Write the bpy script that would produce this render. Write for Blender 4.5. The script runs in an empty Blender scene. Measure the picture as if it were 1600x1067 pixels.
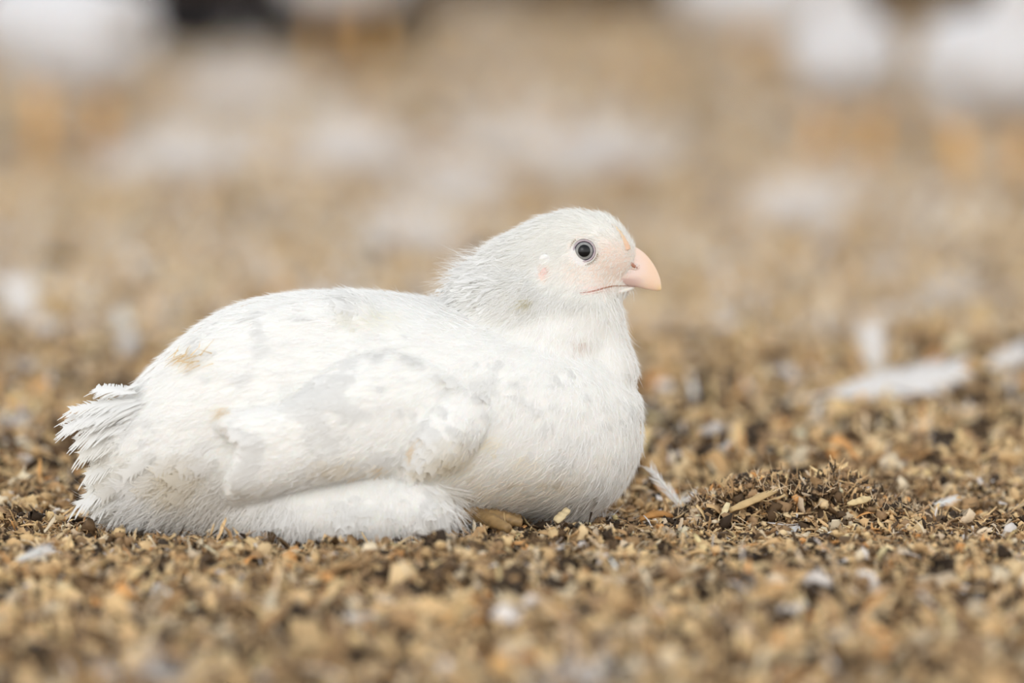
import bpy, math
import numpy as np
from mathutils import Vector, Matrix
from mathutils.bvhtree import BVHTree

rng = np.random.default_rng(7)
SC = bpy.context.scene
COL = SC.collection
PI = math.pi

# ------------------------------------------------------------------ camera
CAM_H = 0.34
LENS = 200.0
FPX = 1600 * LENS / 36.0
HORIZON = -303.0
PITCH = math.atan((533.5 - HORIZON) / FPX)
cam_data = bpy.data.cameras.new('camera')
cam = bpy.data.objects.new('camera', cam_data)
COL.objects.link(cam)
cam.location = (0, 0, CAM_H)
cam.rotation_euler = (PI / 2 - PITCH, 0, 0)
cam_data.lens = LENS
cam_data.sensor_width = 36.0
cam_data.clip_start = 0.05
cam_data.clip_end = 200
cam_data.dof.use_dof = True
cam_data.dof.focus_distance = 2.685
cam_data.dof.aperture_fstop = 3.9
SC.camera = cam

# ------------------------------------------------------------------ sky, sun, exposure
world = bpy.data.worlds.new('sky')
SC.world = world
world.use_nodes = True
wn = world.node_tree
wn.nodes.clear()
w_out = wn.nodes.new('ShaderNodeOutputWorld')
w_bg = wn.nodes.new('ShaderNodeBackground')
w_tc = wn.nodes.new('ShaderNodeTexCoord')
w_sep = wn.nodes.new('ShaderNodeSeparateXYZ')
w_ramp = wn.nodes.new('ShaderNodeValToRGB')
wn.links.new(w_tc.outputs['Generated'], w_sep.inputs[0])
wn.links.new(w_sep.outputs['Z'], w_ramp.inputs[0])
wn.links.new(w_ramp.outputs[0], w_bg.inputs['Color'])
wn.links.new(w_bg.outputs[0], w_out.inputs['Surface'])
w_ramp.color_ramp.elements[0].position = 0.12
w_ramp.color_ramp.elements[0].color = (1.76, 1.73, 1.68, 1)
w_ramp.color_ramp.elements[1].position = 0.7
w_ramp.color_ramp.elements[1].color = (0.50, 0.53, 0.57, 1)
# the open side of the yard behind the camera is brighter than the covered far side
w_my = wn.nodes.new('ShaderNodeMath')
w_my.operation = 'MULTIPLY_ADD'
w_my.inputs[1].default_value = -0.20
w_my.inputs[2].default_value = 1.0
wn.links.new(w_sep.outputs['Y'], w_my.inputs[0])
wn.links.new(w_my.outputs[0], w_bg.inputs['Strength'])

sun_data = bpy.data.lights.new('sun', 'SUN')
sun_data.energy = 0.52
sun_data.angle = math.radians(4)
sun_data.color = (1.0, 0.975, 0.94)
sun = bpy.data.objects.new('sun', sun_data)
COL.objects.link(sun)
sun.location = (-2, 3, 5)
sun.rotation_euler = Vector((-0.36, 0.75, 1.0)).to_track_quat('Z', 'Y').to_euler()

# added fill: a bright lobe low in the sky behind the camera's left shoulder
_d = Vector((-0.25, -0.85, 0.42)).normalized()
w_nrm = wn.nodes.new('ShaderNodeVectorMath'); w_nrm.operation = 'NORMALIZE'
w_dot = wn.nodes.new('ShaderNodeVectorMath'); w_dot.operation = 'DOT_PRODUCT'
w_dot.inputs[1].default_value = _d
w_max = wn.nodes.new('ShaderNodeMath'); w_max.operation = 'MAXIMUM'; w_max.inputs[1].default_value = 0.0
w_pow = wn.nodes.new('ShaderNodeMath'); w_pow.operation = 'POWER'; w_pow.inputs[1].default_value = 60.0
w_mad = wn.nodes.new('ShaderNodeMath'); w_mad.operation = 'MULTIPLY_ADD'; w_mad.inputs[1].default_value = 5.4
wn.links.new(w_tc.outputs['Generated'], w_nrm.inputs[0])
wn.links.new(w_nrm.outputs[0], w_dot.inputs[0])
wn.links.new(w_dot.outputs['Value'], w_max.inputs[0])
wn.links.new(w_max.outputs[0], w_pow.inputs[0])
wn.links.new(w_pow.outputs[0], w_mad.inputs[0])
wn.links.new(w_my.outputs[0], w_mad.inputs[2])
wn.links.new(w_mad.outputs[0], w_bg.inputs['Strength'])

SC.view_settings.view_transform = 'Standard'
SC.view_settings.look = 'None'
SC.view_settings.exposure = 0.15
SC.view_settings.gamma = 1.0
SC.view_settings.use_curve_mapping = False


# ------------------------------------------------------------------ geometry of the view
CP, SP = math.cos(PITCH), math.sin(PITCH)


def ray(px, py):
    u = (px - 800.0) / FPX
    v = (533.5 - py) / FPX
    d = Vector((u, CP + v * SP, -SP + v * CP))
    return d / d.y


def at(px, py, Y):
    """point of the place seen at that spot of the photo, at distance Y"""
    d = ray(px, py)
    return Vector((d.x * Y, Y, CAM_H + d.z * Y))


def proj(P):
    P = np.asarray(P, float)
    x = P[..., 0]
    y = P[..., 1]
    z = P[..., 2] - CAM_H
    dep = y * CP - z * SP
    up = y * SP + z * CP
    return 800 + FPX * x / dep, 533.5 - FPX * up / dep


def ground_at(px, py, z=0.0):
    d = ray(px, py)
    Y = (z - CAM_H) / d.z
    return at(px, py, Y)


K = 2.685 / FPX      # metres per photo pixel at the focus plane (0.30 mm)


# ------------------------------------------------------------------ mesh helpers
def make_mesh(name, V, F, col=None, smooth=True, nor=None):
    """V (n,3); F (m,k) array of equal polygons or list of polygons"""
    me = bpy.data.meshes.new(name)
    V = np.ascontiguousarray(V, dtype=np.float32)
    if isinstance(F, np.ndarray):
        k = F.shape[1]
        me.vertices.add(len(V))
        me.vertices.foreach_set('co', V.ravel())
        me.loops.add(F.size)
        me.loops.foreach_set('vertex_index', np.ascontiguousarray(F, dtype=np.int32).ravel())
        me.polygons.add(len(F))
        me.polygons.foreach_set('loop_start', np.arange(0, F.size, k, dtype=np.int32))
        me.update(calc_edges=True)
    else:
        me.from_pydata([tuple(v) for v in V.tolist()], [], F)
    if smooth:
        me.polygons.foreach_set('use_smooth', np.ones(len(me.polygons), dtype=bool))
    if col is not None:
        a = me.color_attributes.new(name='Col', type='FLOAT_COLOR', domain='POINT')
        c = np.ones((len(V), 4), dtype=np.float32)
        c[:, :3] = col
        a.data.foreach_set('color', c.ravel())
    me.update()
    if nor is not None:
        me.normals_split_custom_set_from_vertices(np.ascontiguousarray(nor, dtype=np.float32))
    return me


def link(name, me, mat=None, parent=None):
    o = bpy.data.objects.new(name, me)
    COL.objects.link(o)
    if mat is not None:
        me.materials.clear()
        me.materials.append(mat)
    if parent is not None:
        o.parent = parent
        o.matrix_parent_inverse = parent_inverse(parent)
    return o


def parent_inverse(p):
    m = Matrix.LocRotScale(p.location, p.rotation_euler, p.scale)
    q = p.parent
    if q is not None:
        m = Matrix.LocRotScale(q.location, q.rotation_euler, q.scale) @ q.matrix_parent_inverse @ m if False else m
    return m.inverted()


def tag(o, label=None, cat=None, group=None, kind=None):
    if label:
        o['label'] = label
    if cat:
        o['category'] = cat
    if group:
        o['group'] = group
    if kind:
        o['kind'] = kind
    return o


def empty(name, loc):
    o = bpy.data.objects.new(name, None)
    o.empty_display_size = 0.02
    o.location = loc
    COL.objects.link(o)
    return o


def join(parts):
    """parts: list of (V, F, C) with equal face size"""
    n = 0
    Vs, Fs, Cs = [], [], []
    for V, F, C in parts:
        Vs.append(V)
        Fs.append(F + n)
        C = np.asarray(C, float)
        if C.ndim == 1:
            C = np.tile(C, (len(V), 1))
        Cs.append(C)
        n += len(V)
    return np.concatenate(Vs), np.concatenate(Fs), np.concatenate(Cs)


def join_n(parts):
    V, F, C = join([p[:3] for p in parts])
    return V, F, C, np.concatenate([p[3] for p in parts])


def tube(points, radii, n=8, cap=True):
    P = np.array([list(p) for p in points], float)
    r = np.array(radii, float)
    if r.ndim == 1:
        r = np.stack([r, r], 1)
    T = np.gradient(P, axis=0)
    T /= np.linalg.norm(T, axis=1)[:, None] + 1e-12
    up = np.array([0, 0, 1.0])
    if abs(T[:, 2]).mean() > 0.8:
        up = np.array([0, 1.0, 0])
    B = np.cross(T, up)
    B /= np.linalg.norm(B, axis=1)[:, None] + 1e-12
    N = np.cross(B, T)
    a = np.linspace(0, 2 * PI, n, endpoint=False)
    V = P[:, None] + np.cos(a)[None, :, None] * B[:, None] * r[:, 0][:, None, None] + np.sin(a)[None, :, None] * N[:, None] * r[:, 1][:, None, None]
    m = len(P)
    V = V.reshape(-1, 3)
    i, j = np.meshgrid(np.arange(m - 1), np.arange(n), indexing='ij')
    j2 = (j + 1) % n
    F = np.stack([i * n + j, i * n + j2, (i + 1) * n + j2, (i + 1) * n + j], -1).reshape(-1, 4)
    if cap:
        c0, c1 = len(V), len(V) + 1
        V = np.concatenate([V, P[:1], P[-1:]])
        jj = np.arange(0, n, 2)
        F = np.concatenate([F, np.stack([np.full(len(jj), c0), (jj + 2) % n, (jj + 1) % n, jj], 1),
                            np.stack([np.full(len(jj), c1), (m - 1) * n + jj, (m - 1) * n + (jj + 1) % n, (m - 1) * n + (jj + 2) % n], 1)])
    return V, F


def ellipsoid(c, r, nu=20, nv=12):
    a = np.linspace(0, 2 * PI, nu, endpoint=False)
    b = np.linspace(-PI / 2 + 0.03, PI / 2 - 0.03, nv)
    bb, aa = np.meshgrid(b, a, indexing='ij')
    V = np.stack([np.cos(bb) * np.cos(aa) * r[0], np.cos(bb) * np.sin(aa) * r[1], np.sin(bb) * r[2]], -1).reshape(-1, 3) + np.array(c)
    i, j = np.meshgrid(np.arange(nv - 1), np.arange(nu), indexing='ij')
    j2 = (j + 1) % nu
    F = np.stack([i * nu + j, i * nu + j2, (i + 1) * nu + j2, (i + 1) * nu + j], -1).reshape(-1, 4)
    k0, k1 = len(V), len(V) + 1
    V = np.concatenate([V, [[c[0], c[1], c[2] - r[2]], [c[0], c[1], c[2] + r[2]]]])
    jj = np.arange(0, nu, 2)
    F = np.concatenate([F, np.stack([np.full(len(jj), k0), (jj + 2) % nu, (jj + 1) % nu, jj], 1),
                        np.stack([np.full(len(jj), k1), (nv - 1) * nu + jj, (nv - 1) * nu + (jj + 1) % nu, (nv - 1) * nu + (jj + 2) % nu], 1)])
    return V, F


def loft_x(cols, Y, expo=2.2, n=36, sub=5, topnarrow=0.0):
    """closed loft over photo columns (px, top, bottom, halfwidth, [Y offset])"""
    C = np.array([list(c) + [0.0] * (5 - len(c)) for c in cols], float)
    t = np.arange(len(C))
    tt = np.linspace(0, len(C) - 1, (len(C) - 1) * sub + 1)
    # smooth interpolation (Catmull-Rom)
    out = []
    for q in tt:
        i = min(int(q), len(C) - 2)
        f = q - i
        p0 = C[max(i - 1, 0)]; p1 = C[i]; p2 = C[i + 1]; p3 = C[min(i + 2, len(C) - 1)]
        out.append(0.5 * ((2 * p1) + (-p0 + p2) * f + (2 * p0 - 5 * p1 + 4 * p2 - p3) * f * f + (-p0 + 3 * p1 - 3 * p2 + p3) * f ** 3))
    C = np.array(out)
    a = np.linspace(0, 2 * PI, n, endpoint=False)
    rings = []
    for px, top, bot, hw, yo in C:
        Yc = Y + yo
        pt = at(px, top, Yc)
        pb = at(px, bot, Yc)
        zc, zh = (pt.z + pb.z) / 2, abs(pt.z - pb.z) / 2
        ca, sa = np.cos(a), np.sin(a)
        cx = np.sign(ca) * np.abs(ca) ** (2 / expo)
        cz = np.sign(sa) * np.abs(sa) ** (2 / expo)
        w = hw * K * (1 - topnarrow * (cz * 0.5 + 0.5))
        rings.append(np.stack([np.full(n, pt.x), Yc + cx * w, zc + cz * zh], 1))
    m = len(rings)
    V = np.concatenate(rings)
    i, j = np.meshgrid(np.arange(m - 1), np.arange(n), indexing='ij')
    j2 = (j + 1) % n
    F = np.stack([i * n + j, i * n + j2, (i + 1) * n + j2, (i + 1) * n + j], -1).reshape(-1, 4)
    k0, k1 = len(V), len(V) + 1
    V = np.concatenate([V, rings[0].mean(0)[None], rings[-1].mean(0)[None]])
    jj = np.arange(0, n, 2)
    F = np.concatenate([F, np.stack([np.full(len(jj), k0), (jj + 2) % n, (jj + 1) % n, jj], 1),
                        np.stack([np.full(len(jj), k1), (m - 1) * n + jj, (m - 1) * n + (jj + 1) % n, (m - 1) * n + (jj + 2) % n], 1)])
    return V, F


def chain(spots, steps=5):
    """sweep of ellipsoids between (px, py, Y, r_px, rdepth_px)"""
    out = []
    for a, b in zip(spots[:-1], spots[1:]):
        for k in range(steps):
            f = k / steps
            s = [a[i] * (1 - f) + b[i] * f for i in range(5)]
            out.append(s)
    out.append(list(spots[-1]))
    parts = []
    for px, py, Y, r, rd in out:
        c = at(px, py, Y)
        V, F = ellipsoid(c, (r * K, rd * K, r * K))
        parts.append((V, F, (1, 1, 1)))
    return parts


def remesh(V, F, voxel, smooth_it=6, factor=0.5):
    me = make_mesh('tmp', V, F)
    o = bpy.data.objects.new('tmp', me)
    COL.objects.link(o)
    m = o.modifiers.new('r', 'REMESH')
    m.mode = 'VOXEL'
    m.voxel_size = voxel
    m.use_smooth_shade = True
    if smooth_it:
        s = o.modifiers.new('s', 'SMOOTH')
        s.iterations = smooth_it
        s.factor = factor
    dg = bpy.context.evaluated_depsgraph_get()
    dg.update()
    out = bpy.data.meshes.new_from_object(o.evaluated_get(dg))
    bpy.data.objects.remove(o)
    bpy.data.meshes.remove(me)
    n = len(out.vertices)
    co = np.zeros(n * 3, dtype=np.float32)
    out.vertices.foreach_get('co', co)
    k = len(out.loops)
    li = np.zeros(k, dtype=np.int32)
    out.loops.foreach_get('vertex_index', li)
    F2 = li.reshape(-1, 4) if k == 4 * len(out.polygons) else None
    if F2 is None:
        F2 = [list(p.vertices) for p in out.polygons]
    V2 = co.reshape(-1, 3).astype(float)
    bpy.data.meshes.remove(out)
    return V2, F2


def tri_of(F):
    if isinstance(F, np.ndarray):
        return np.concatenate([F[:, [0, 1, 2]], F[:, [0, 2, 3]]])
    t = []
    for f in F:
        for k in range(1, len(f) - 1):
            t.append((f[0], f[k], f[k + 1]))
    return np.array(t)


def sample(V, F, n, dens=None):
    """random surface points with smooth-ish normals; dens(points)->0..1 keeps"""
    T = tri_of(F)
    A, B, C = V[T[:, 0]], V[T[:, 1]], V[T[:, 2]]
    cr = np.cross(B - A, C - A)
    ar = np.linalg.norm(cr, axis=1)
    idx = rng.choice(len(T), n, p=ar / ar.sum())
    u, v = rng.random(n), rng.random(n)
    s = u + v > 1
    u[s], v[s] = 1 - u[s], 1 - v[s]
    P = A[idx] + (B - A)[idx] * u[:, None] + (C - A)[idx] * v[:, None]
    vn = np.zeros_like(V)
    for k in range(3):
        np.add.at(vn, T[:, k], cr)
    vn /= np.linalg.norm(vn, axis=1)[:, None] + 1e-12
    N = vn[T[idx, 0]] + vn[T[idx, 1]] + vn[T[idx, 2]]
    N /= np.linalg.norm(N, axis=1)[:, None] + 1e-12
    if dens is not None:
        keep = rng.random(n) < dens(P, N)
        P, N = P[keep], N[keep]
    return P, N


def frame(P, N, D):
    T = D - (D * N).sum(1)[:, None] * N
    T /= np.linalg.norm(T, axis=1)[:, None] + 1e-9
    B = np.cross(N, T)
    return T, B


# ------------------------------------------------------------------ feathers
def feather_template(nb=16, seed=0, fray=0.12, angle=0.24, gap=0.0, segs=3, base=0.0):
    r = np.random.default_rng(seed)
    V, F = [], []
    sp = (1 - base) / nb
    for side in (-1, 1):
        for i in range(nb):
            s0 = base + (i + 0.3) * sp * 0.93
            w = math.sqrt(max(0.02, 1 - ((s0 - 0.5) / 0.56) ** 2)) if s0 > 0.5 else 0.55 + 0.45 * math.sin(s0 * PI)
            ln = 1 + fray * (r.random() - 0.7) * 2
            if r.random() < gap:
                ln *= 0.6
            da = angle * (1 + 0.25 * (r.random() - 0.5))
            s1 = s0 + da * (1 - 0.45 * s0)
            s1 = s0 + (min(s1, 1.04) - s0) * ln
            t1 = side * w * ln
            nz = 0.02 * (r.random() - 0.5)
            k0 = len(V)
            for j in range(segs + 1):
                f = j / segs
                s = s0 + (s1 - s0) * f ** 1.25
                t = t1 * f
                ww = sp * (0.66 if j < segs else 0.12) * (1 - 0.25 * f)
                V.append((s - ww * 0.9, t, nz * f))
                V.append((s + ww * 0.9, t, nz * f + 0.004))
            for j in range(segs):
                a = k0 + 2 * j
                F.append((a, a + 1, a + 3, a + 2) if side > 0 else (a, a + 2, a + 3, a + 1))
    # shaft
    k0 = len(V)
    for j in range(5):
        s = j / 4
        wd = 0.035 * (1 - 0.8 * s)
        V.append((s * 0.97, -wd, 0.012)); V.append((s * 0.97, wd, 0.012))
    for j in range(4):
        a = k0 + 2 * j
        F.append((a, a + 2, a + 3, a + 1))
    return np.array(V, float), np.array(F, np.int64)


def place_feathers(P, N, D, L, W, bend, lift, col, temps, camber=0.25, sideways=0.0):
    """feathers with roots at P along D; all arrays per feather"""
    n = len(P)
    L = np.broadcast_to(L, n).astype(float)
    W = np.broadcast_to(W, n).astype(float)
    bend = np.broadcast_to(bend, n).astype(float)
    lift = np.broadcast_to(lift, n).astype(float)
    T, B = frame(P, N, D)
    which = rng.integers(0, len(temps), n)
    res = []
    for k, (TV, TF) in enumerate(temps):
        ix = np.where(which == k)[0]
        if not len(ix):
            continue
        s, t, h = TV[:, 0], TV[:, 1], TV[:, 2]
        l = L[ix][:, None]
        w = W[ix][:, None]
        nn = (h[None] * l + (lift[ix][:, None] * s[None] - bend[ix][:, None] * s[None] ** 2) * l - camber * (t[None] ** 2) * w)
        sw = sideways * rng.standard_normal(len(ix))[:, None] * (s[None] ** 2) * l
        V = P[ix][:, None] + (s[None] * l)[..., None] * T[ix][:, None] + (t[None] * w + sw)[..., None] * B[ix][:, None] + nn[..., None] * N[ix][:, None]
        m = len(TV)
        F = TF[None] + (np.arange(len(ix)) * m)[:, None, None]
        C = np.repeat(col[ix], m, axis=0)
        tilt = (2 * bend[ix][:, None] * s[None])[..., None] * T[ix][:, None] * 0.3
        roll = (0.30 * t[None])[..., None] * B[ix][:, None]
        Nv = N[ix][:, None] + tilt + roll
        Nv = Nv / np.linalg.norm(Nv, axis=-1, keepdims=True)
        res.append((V.reshape(-1, 3), F.reshape(-1, 4), C, Nv.reshape(-1, 3)))
    return join_n(res)


def hairs(P, N, D, L, width, curl, col, up=0.4, segs=3):
    """tapering barbs"""
    n = len(P)
    L = np.broadcast_to(L, n).astype(float)
    width = np.broadcast_to(width, n).astype(float)
    T, B = frame(P, N, D)
    up = np.broadcast_to(up, n).astype(float)[:, None]
    d0 = T * (1 - up) + N * up
    d0 /= np.linalg.norm(d0, axis=1)[:, None]
    s0 = np.cross(d0, N)
    s0 /= np.linalg.norm(s0, axis=1)[:, None] + 1e-9
    s1 = np.cross(d0, s0)
    q = (rng.random(n) - 0.5) * 2.2
    side = s0 * np.cos(q)[:, None] + s1 * np.sin(q)[:, None]
    flip = (np.cross(side, d0) * N).sum(1) < 0
    side[flip] *= -1
    cdir = rng.standard_normal((n, 3)) * curl
    V = np.zeros((n, 2 * (segs + 1), 3))
    for j in range(segs + 1):
        f = j / segs
        c = P + d0 * (L * f)[:, None] + (cdir + T * 0.25 * up - N * 0.15 * up) * (L * f * f)[:, None]
        w = (width * (1 - 0.85 * f) * 0.5)[:, None]
        V[:, 2 * j] = c - side * w
        V[:, 2 * j + 1] = c + side * w
    TF = np.array([(2 * j, 2 * j + 1, 2 * j + 3, 2 * j + 2) for j in range(segs)])
    F = (TF[None] + (np.arange(n) * 2 * (segs + 1))[:, None, None]).reshape(-1, 4)
    geo = np.cross(side, d0)
    Nh = 0.25 * N + 0.75 * geo
    Nh /= np.linalg.norm(Nh, axis=1)[:, None] + 1e-9
    return V.reshape(-1, 3), F, np.repeat(col, 2 * (segs + 1), axis=0), np.repeat(Nh, 2 * (segs + 1), axis=0)


# ------------------------------------------------------------------ materials
def mat_new(name):
    m = bpy.data.materials.new(name)
    m.use_nodes = True
    m.node_tree.nodes.clear()
    return m, m.node_tree.nodes, m.node_tree.links


def mat_feather(name, transl=0.30, gain=1.0):
    m, n, l = mat_new(name)
    out = n.new('ShaderNodeOutputMaterial')
    at_ = n.new('ShaderNodeAttribute'); at_.attribute_name = 'Col'
    d = n.new('ShaderNodeBsdfDiffuse'); d.inputs['Roughness'].default_value = 0.0
    t = n.new('ShaderNodeBsdfTranslucent')
    g = n.new('ShaderNodeBsdfGlossy'); g.inputs['Roughness'].default_value = 0.5
    g.inputs['Color'].default_value = (0.9, 0.92, 0.95, 1)
    mx = n.new('ShaderNodeMixShader'); mx.inputs[0].default_value = transl
    m2 = n.new('ShaderNodeMixShader'); m2.inputs[0].default_value = 0.05
    l.new(at_.outputs['Color'], d.inputs['Color']); l.new(at_.outputs['Color'], t.inputs['Color'])
    l.new(d.outputs[0], mx.inputs[1]); l.new(t.outputs[0], mx.inputs[2])
    l.new(mx.outputs[0], m2.inputs[1]); l.new(g.outputs[0], m2.inputs[2])
    l.new(m2.outputs[0], out.inputs['Surface'])
    return m


def mat_col(name, rough=0.6, sss=0.0, spec=0.4, bump=0.0, bscale=400, radius=(1, 0.5, 0.35), coat=0.0):
    """principled reading the colour attribute, with a fine bump"""
    m, n, l = mat_new(name)
    out = n.new('ShaderNodeOutputMaterial')
    p = n.new('ShaderNodeBsdfPrincipled')
    a = n.new('ShaderNodeAttribute'); a.attribute_name = 'Col'
    l.new(a.outputs['Color'], p.inputs['Base Color'])
    p.inputs['Roughness'].default_value = rough
    p.inputs['Specular IOR Level'].default_value = spec
    p.inputs['Subsurface Weight'].default_value = sss
    p.inputs['Subsurface Radius'].default_value = radius
    p.inputs['Subsurface Scale'].default_value = 0.0025
    p.inputs['Coat Weight'].default_value = coat
    if bump:
        tc = n.new('ShaderNodeTexCoord')
        ns = n.new('ShaderNodeTexNoise'); ns.inputs['Scale'].default_value = bscale
        ns.inputs['Detail'].default_value = 3
        b = n.new('ShaderNodeBump'); b.inputs['Strength'].default_value = bump
        b.inputs['Distance'].default_value = 0.0005
        l.new(tc.outputs['Object'], ns.inputs['Vector'])
        l.new(ns.outputs['Fac'], b.inputs['Height'])
        l.new(b.outputs[0], p.inputs['Normal'])
    l.new(p.outputs[0], out.inputs['Surface'])
    return m


M_FEATHER = mat_feather('white_feather')
M_LOOSE = mat_feather('loose_feather_white', 0.3)
M_SKIN = mat_col('skin_and_down', 0.75, 0.25, 0.2, 0.5, 1500)
M_BEAK = mat_col('beak_horn', 0.33, 0.35, 0.5, 0.15, 500)
M_LEG = mat_col('scaly_leg', 0.5, 0.1, 0.4, 0.5, 900)
M_CHIP = mat_col('wood_shaving', 0.75, 0.0, 0.25, 0.6, 900)
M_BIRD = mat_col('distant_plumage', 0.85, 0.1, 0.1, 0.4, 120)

WHITE = np.array([0.935, 0.93, 0.91])
HAIR_W = np.array([0.955, 0.95, 0.935])


# ------------------------------------------------------------------ the litter floor
def vnoise(x, y, seed):
    """smooth value noise, numpy"""
    xi = np.floor(x).astype(np.int64); yi = np.floor(y).astype(np.int64)
    xf = x - xi; yf = y - yi
    xf = xf * xf * (3 - 2 * xf); yf = yf * yf * (3 - 2 * yf)

    def h(a, b):
        k = (a * 374761393 + b * 668265263 + seed * 2147483647) & 0xffffffff
        k = ((k ^ (k >> 13)) * 1274126177) & 0xffffffff
        return ((k ^ (k >> 16)) & 0xffff) / 65535.0
    return (h(xi, yi) * (1 - xf) + h(xi + 1, yi) * xf) * (1 - yf) + (h(xi, yi + 1) * (1 - xf) + h(xi + 1, yi + 1) * xf) * yf


MOUND = ground_at(1235, 812)


def floor_z(x, y):
    x = np.asarray(x, float); y = np.asarray(y, float)
    z = (vnoise(x * 9 + 3, y * 9, 1) - 0.5) * 0.008 + (vnoise(x * 30, y * 30, 2) - 0.5) * 0.007 + (vnoise(x * 70, y * 70, 3) - 0.5) * 0.007
    far = np.clip((y - 3.2) / 2, 0, 1)
    z = z + far * (vnoise(x * 5, y * 4, 5) - 0.5) * 0.03
    # shallow nest where the bird lies
    nest = np.exp(-(((x + 0.06) / 0.15) ** 2 + ((y - 2.70) / 0.07) ** 2) ** 2)
    z = z * (1 - nest) - 0.004 * nest - 0.003
    dip = np.exp(-(((x - 0.09) / 0.05) ** 2 + ((y - 2.83) / 0.07) ** 2))
    z = z - 0.008 * dip
    return z


def axis(lo, hi, core_lo, core_hi, step, grow=1.16):
    a = list(np.arange(core_lo, core_hi, step))
    s = step; v = core_lo
    left = []
    while v > lo:
        s *= grow; v -= s; left.append(v)
    s = step; v = a[-1]
    right = []
    while v < hi:
        s *= grow; v += s; right.append(v)
    return np.array(left[::-1] + a + right)


gx = axis(-7, 7, -0.5, 0.5, 0.006)
gy = axis(-1.5, 13, 2.0, 4.4, 0.008, 1.05)
GX, GY = np.meshgrid(gx, gy, indexing='ij')
GV = np.stack([GX, GY, floor_z(GX, GY)], -1).reshape(-1, 3)
i_, j_ = np.meshgrid(np.arange(len(gx) - 1), np.arange(len(gy) - 1), indexing='ij')
ny = len(gy)
GF = np.stack([i_ * ny + j_, (i_ + 1) * ny + j_, (i_ + 1) * ny + j_ + 1, i_ * ny + j_ + 1], -1).reshape(-1, 4)


def mat_floor():
    m, n, l = mat_new('litter_floor')
    out = n.new('ShaderNodeOutputMaterial')
    p = n.new('ShaderNodeBsdfPrincipled')
    p.inputs['Roughness'].default_value = 0.9
    p.inputs['Specular IOR Level'].default_value = 0.15
    tc = n.new('ShaderNodeTexCoord')
    n1 = n.new('ShaderNodeTexNoise'); n1.inputs['Scale'].default_value = 160; n1.inputs['Detail'].default_value = 4
    n2 = n.new('ShaderNodeTexNoise'); n2.inputs['Scale'].default_value = 9; n2.inputs['Detail'].default_value = 5
    r1 = n.new('ShaderNodeValToRGB')
    e = r1.color_ramp.elements
    e[0].position = 0.30; e[0].color = (0.05, 0.028, 0.012, 1)
    e[1].position = 0.72; e[1].color = (0.50, 0.38, 0.24, 1)
    k = e.new(0.48); k.color = (0.22, 0.14, 0.075, 1)
    r2 = n.new('ShaderNodeValToRGB')
    e = r2.color_ramp.elements
    e[0].position = 0.40; e[0].color = (0.26, 0.17, 0.09, 1)
    e[1].position = 0.64; e[1].color = (0.58, 0.50, 0.42, 1)
    mx = n.new('ShaderNodeMix'); mx.data_type = 'RGBA'; mx.inputs[0].default_value = 0.4
    l.new(tc.outputs['Object'], n1.inputs['Vector']); l.new(tc.outputs['Object'], n2.inputs['Vector'])
    l.new(n1.outputs['Fac'], r1.inputs[0]); l.new(n2.outputs['Fac'], r2.inputs[0])
    l.new(r1.outputs[0], mx.inputs[6]); l.new(r2.outputs[0], mx.inputs[7])
    l.new(mx.outputs[2], p.inputs['Base Color'])
    b = n.new('ShaderNodeBump'); b.inputs['Strength'].default_value = 0.8; b.inputs['Distance'].default_value = 0.003
    l.new(n1.outputs['Fac'], b.inputs['Height']); l.new(b.outputs[0], p.inputs['Normal'])
    l.new(p.outputs[0], out.inputs['Surface'])
    return m


floor = link('floor', make_mesh('floor', GV, GF), mat_floor())
tag(floor, kind='structure')


# chips ---------------------------------------------------------------
def chip_templates(seed=3, nseg=5, crumb=(6, 4)):
    r = np.random.default_rng(seed)
    T = []
    for k in range(14):                      # flakes, bent and torn, with thickness
        nx = nseg
        xs = np.linspace(-0.5, 0.5, nx)
        cur = r.uniform(-0.9, 1.3)
        tw = r.uniform(-1.4, 1.4)
        top = []
        wid = r.uniform(0.10, 0.34)
        for i, x in enumerate(xs):
            w = wid * (0.7 + 0.6 * r.random()) * (0.35 + 0.4 * r.random() if i in (0, nx - 1) else 1)
            o = 0.07 * r.standard_normal()
            z = cur * (x * x) * 0.9 + 0.03 * r.standard_normal()
            a = tw * x
            top.append((x + 0.05 * r.standard_normal(), o - w * math.cos(a), z - w * math.sin(a)))
            top.append((x + 0.05 * r.standard_normal(), o + w * math.cos(a), z + w * math.sin(a)))
        top = np.array(top)
        bot = top - np.array([0, 0, 0.025 + 0.02 * r.random()])
        V = np.concatenate([top, bot]); n = len(top)
        F = []
        for i in range(nx - 1):
            a = 2 * i
            F.append((a, a + 2, a + 3, a + 1)); F.append((n + a, n + a + 1, n + a + 3, n + a + 2))
            F.append((a, n + a, n + a + 2, a + 2)); F.append((a + 1, a + 3, n + a + 3, n + a + 1))
        F.append((0, 1, n + 1, n)); a = 2 * (nx - 1)
        F.append((a, n + a, n + a + 1, a + 1))
        T.append((V, np.array(F)))
    for k in range(8):                       # slivers and fibres
        V, F = T[k]
        V = V * np.array([1.7, 0.30, 1.0])
        T.append((V, F))
    for k in range(8):                       # crumbs
        V, F = ellipsoid((0, 0, 0), (0.42, 0.36, 0.3), *crumb)
        V = V * (1 + 0.36 * r.standard_normal((len(V), 1))) + 0.06 * r.standard_normal(V.shape)
        T.append((V, F))
    return T


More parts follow.
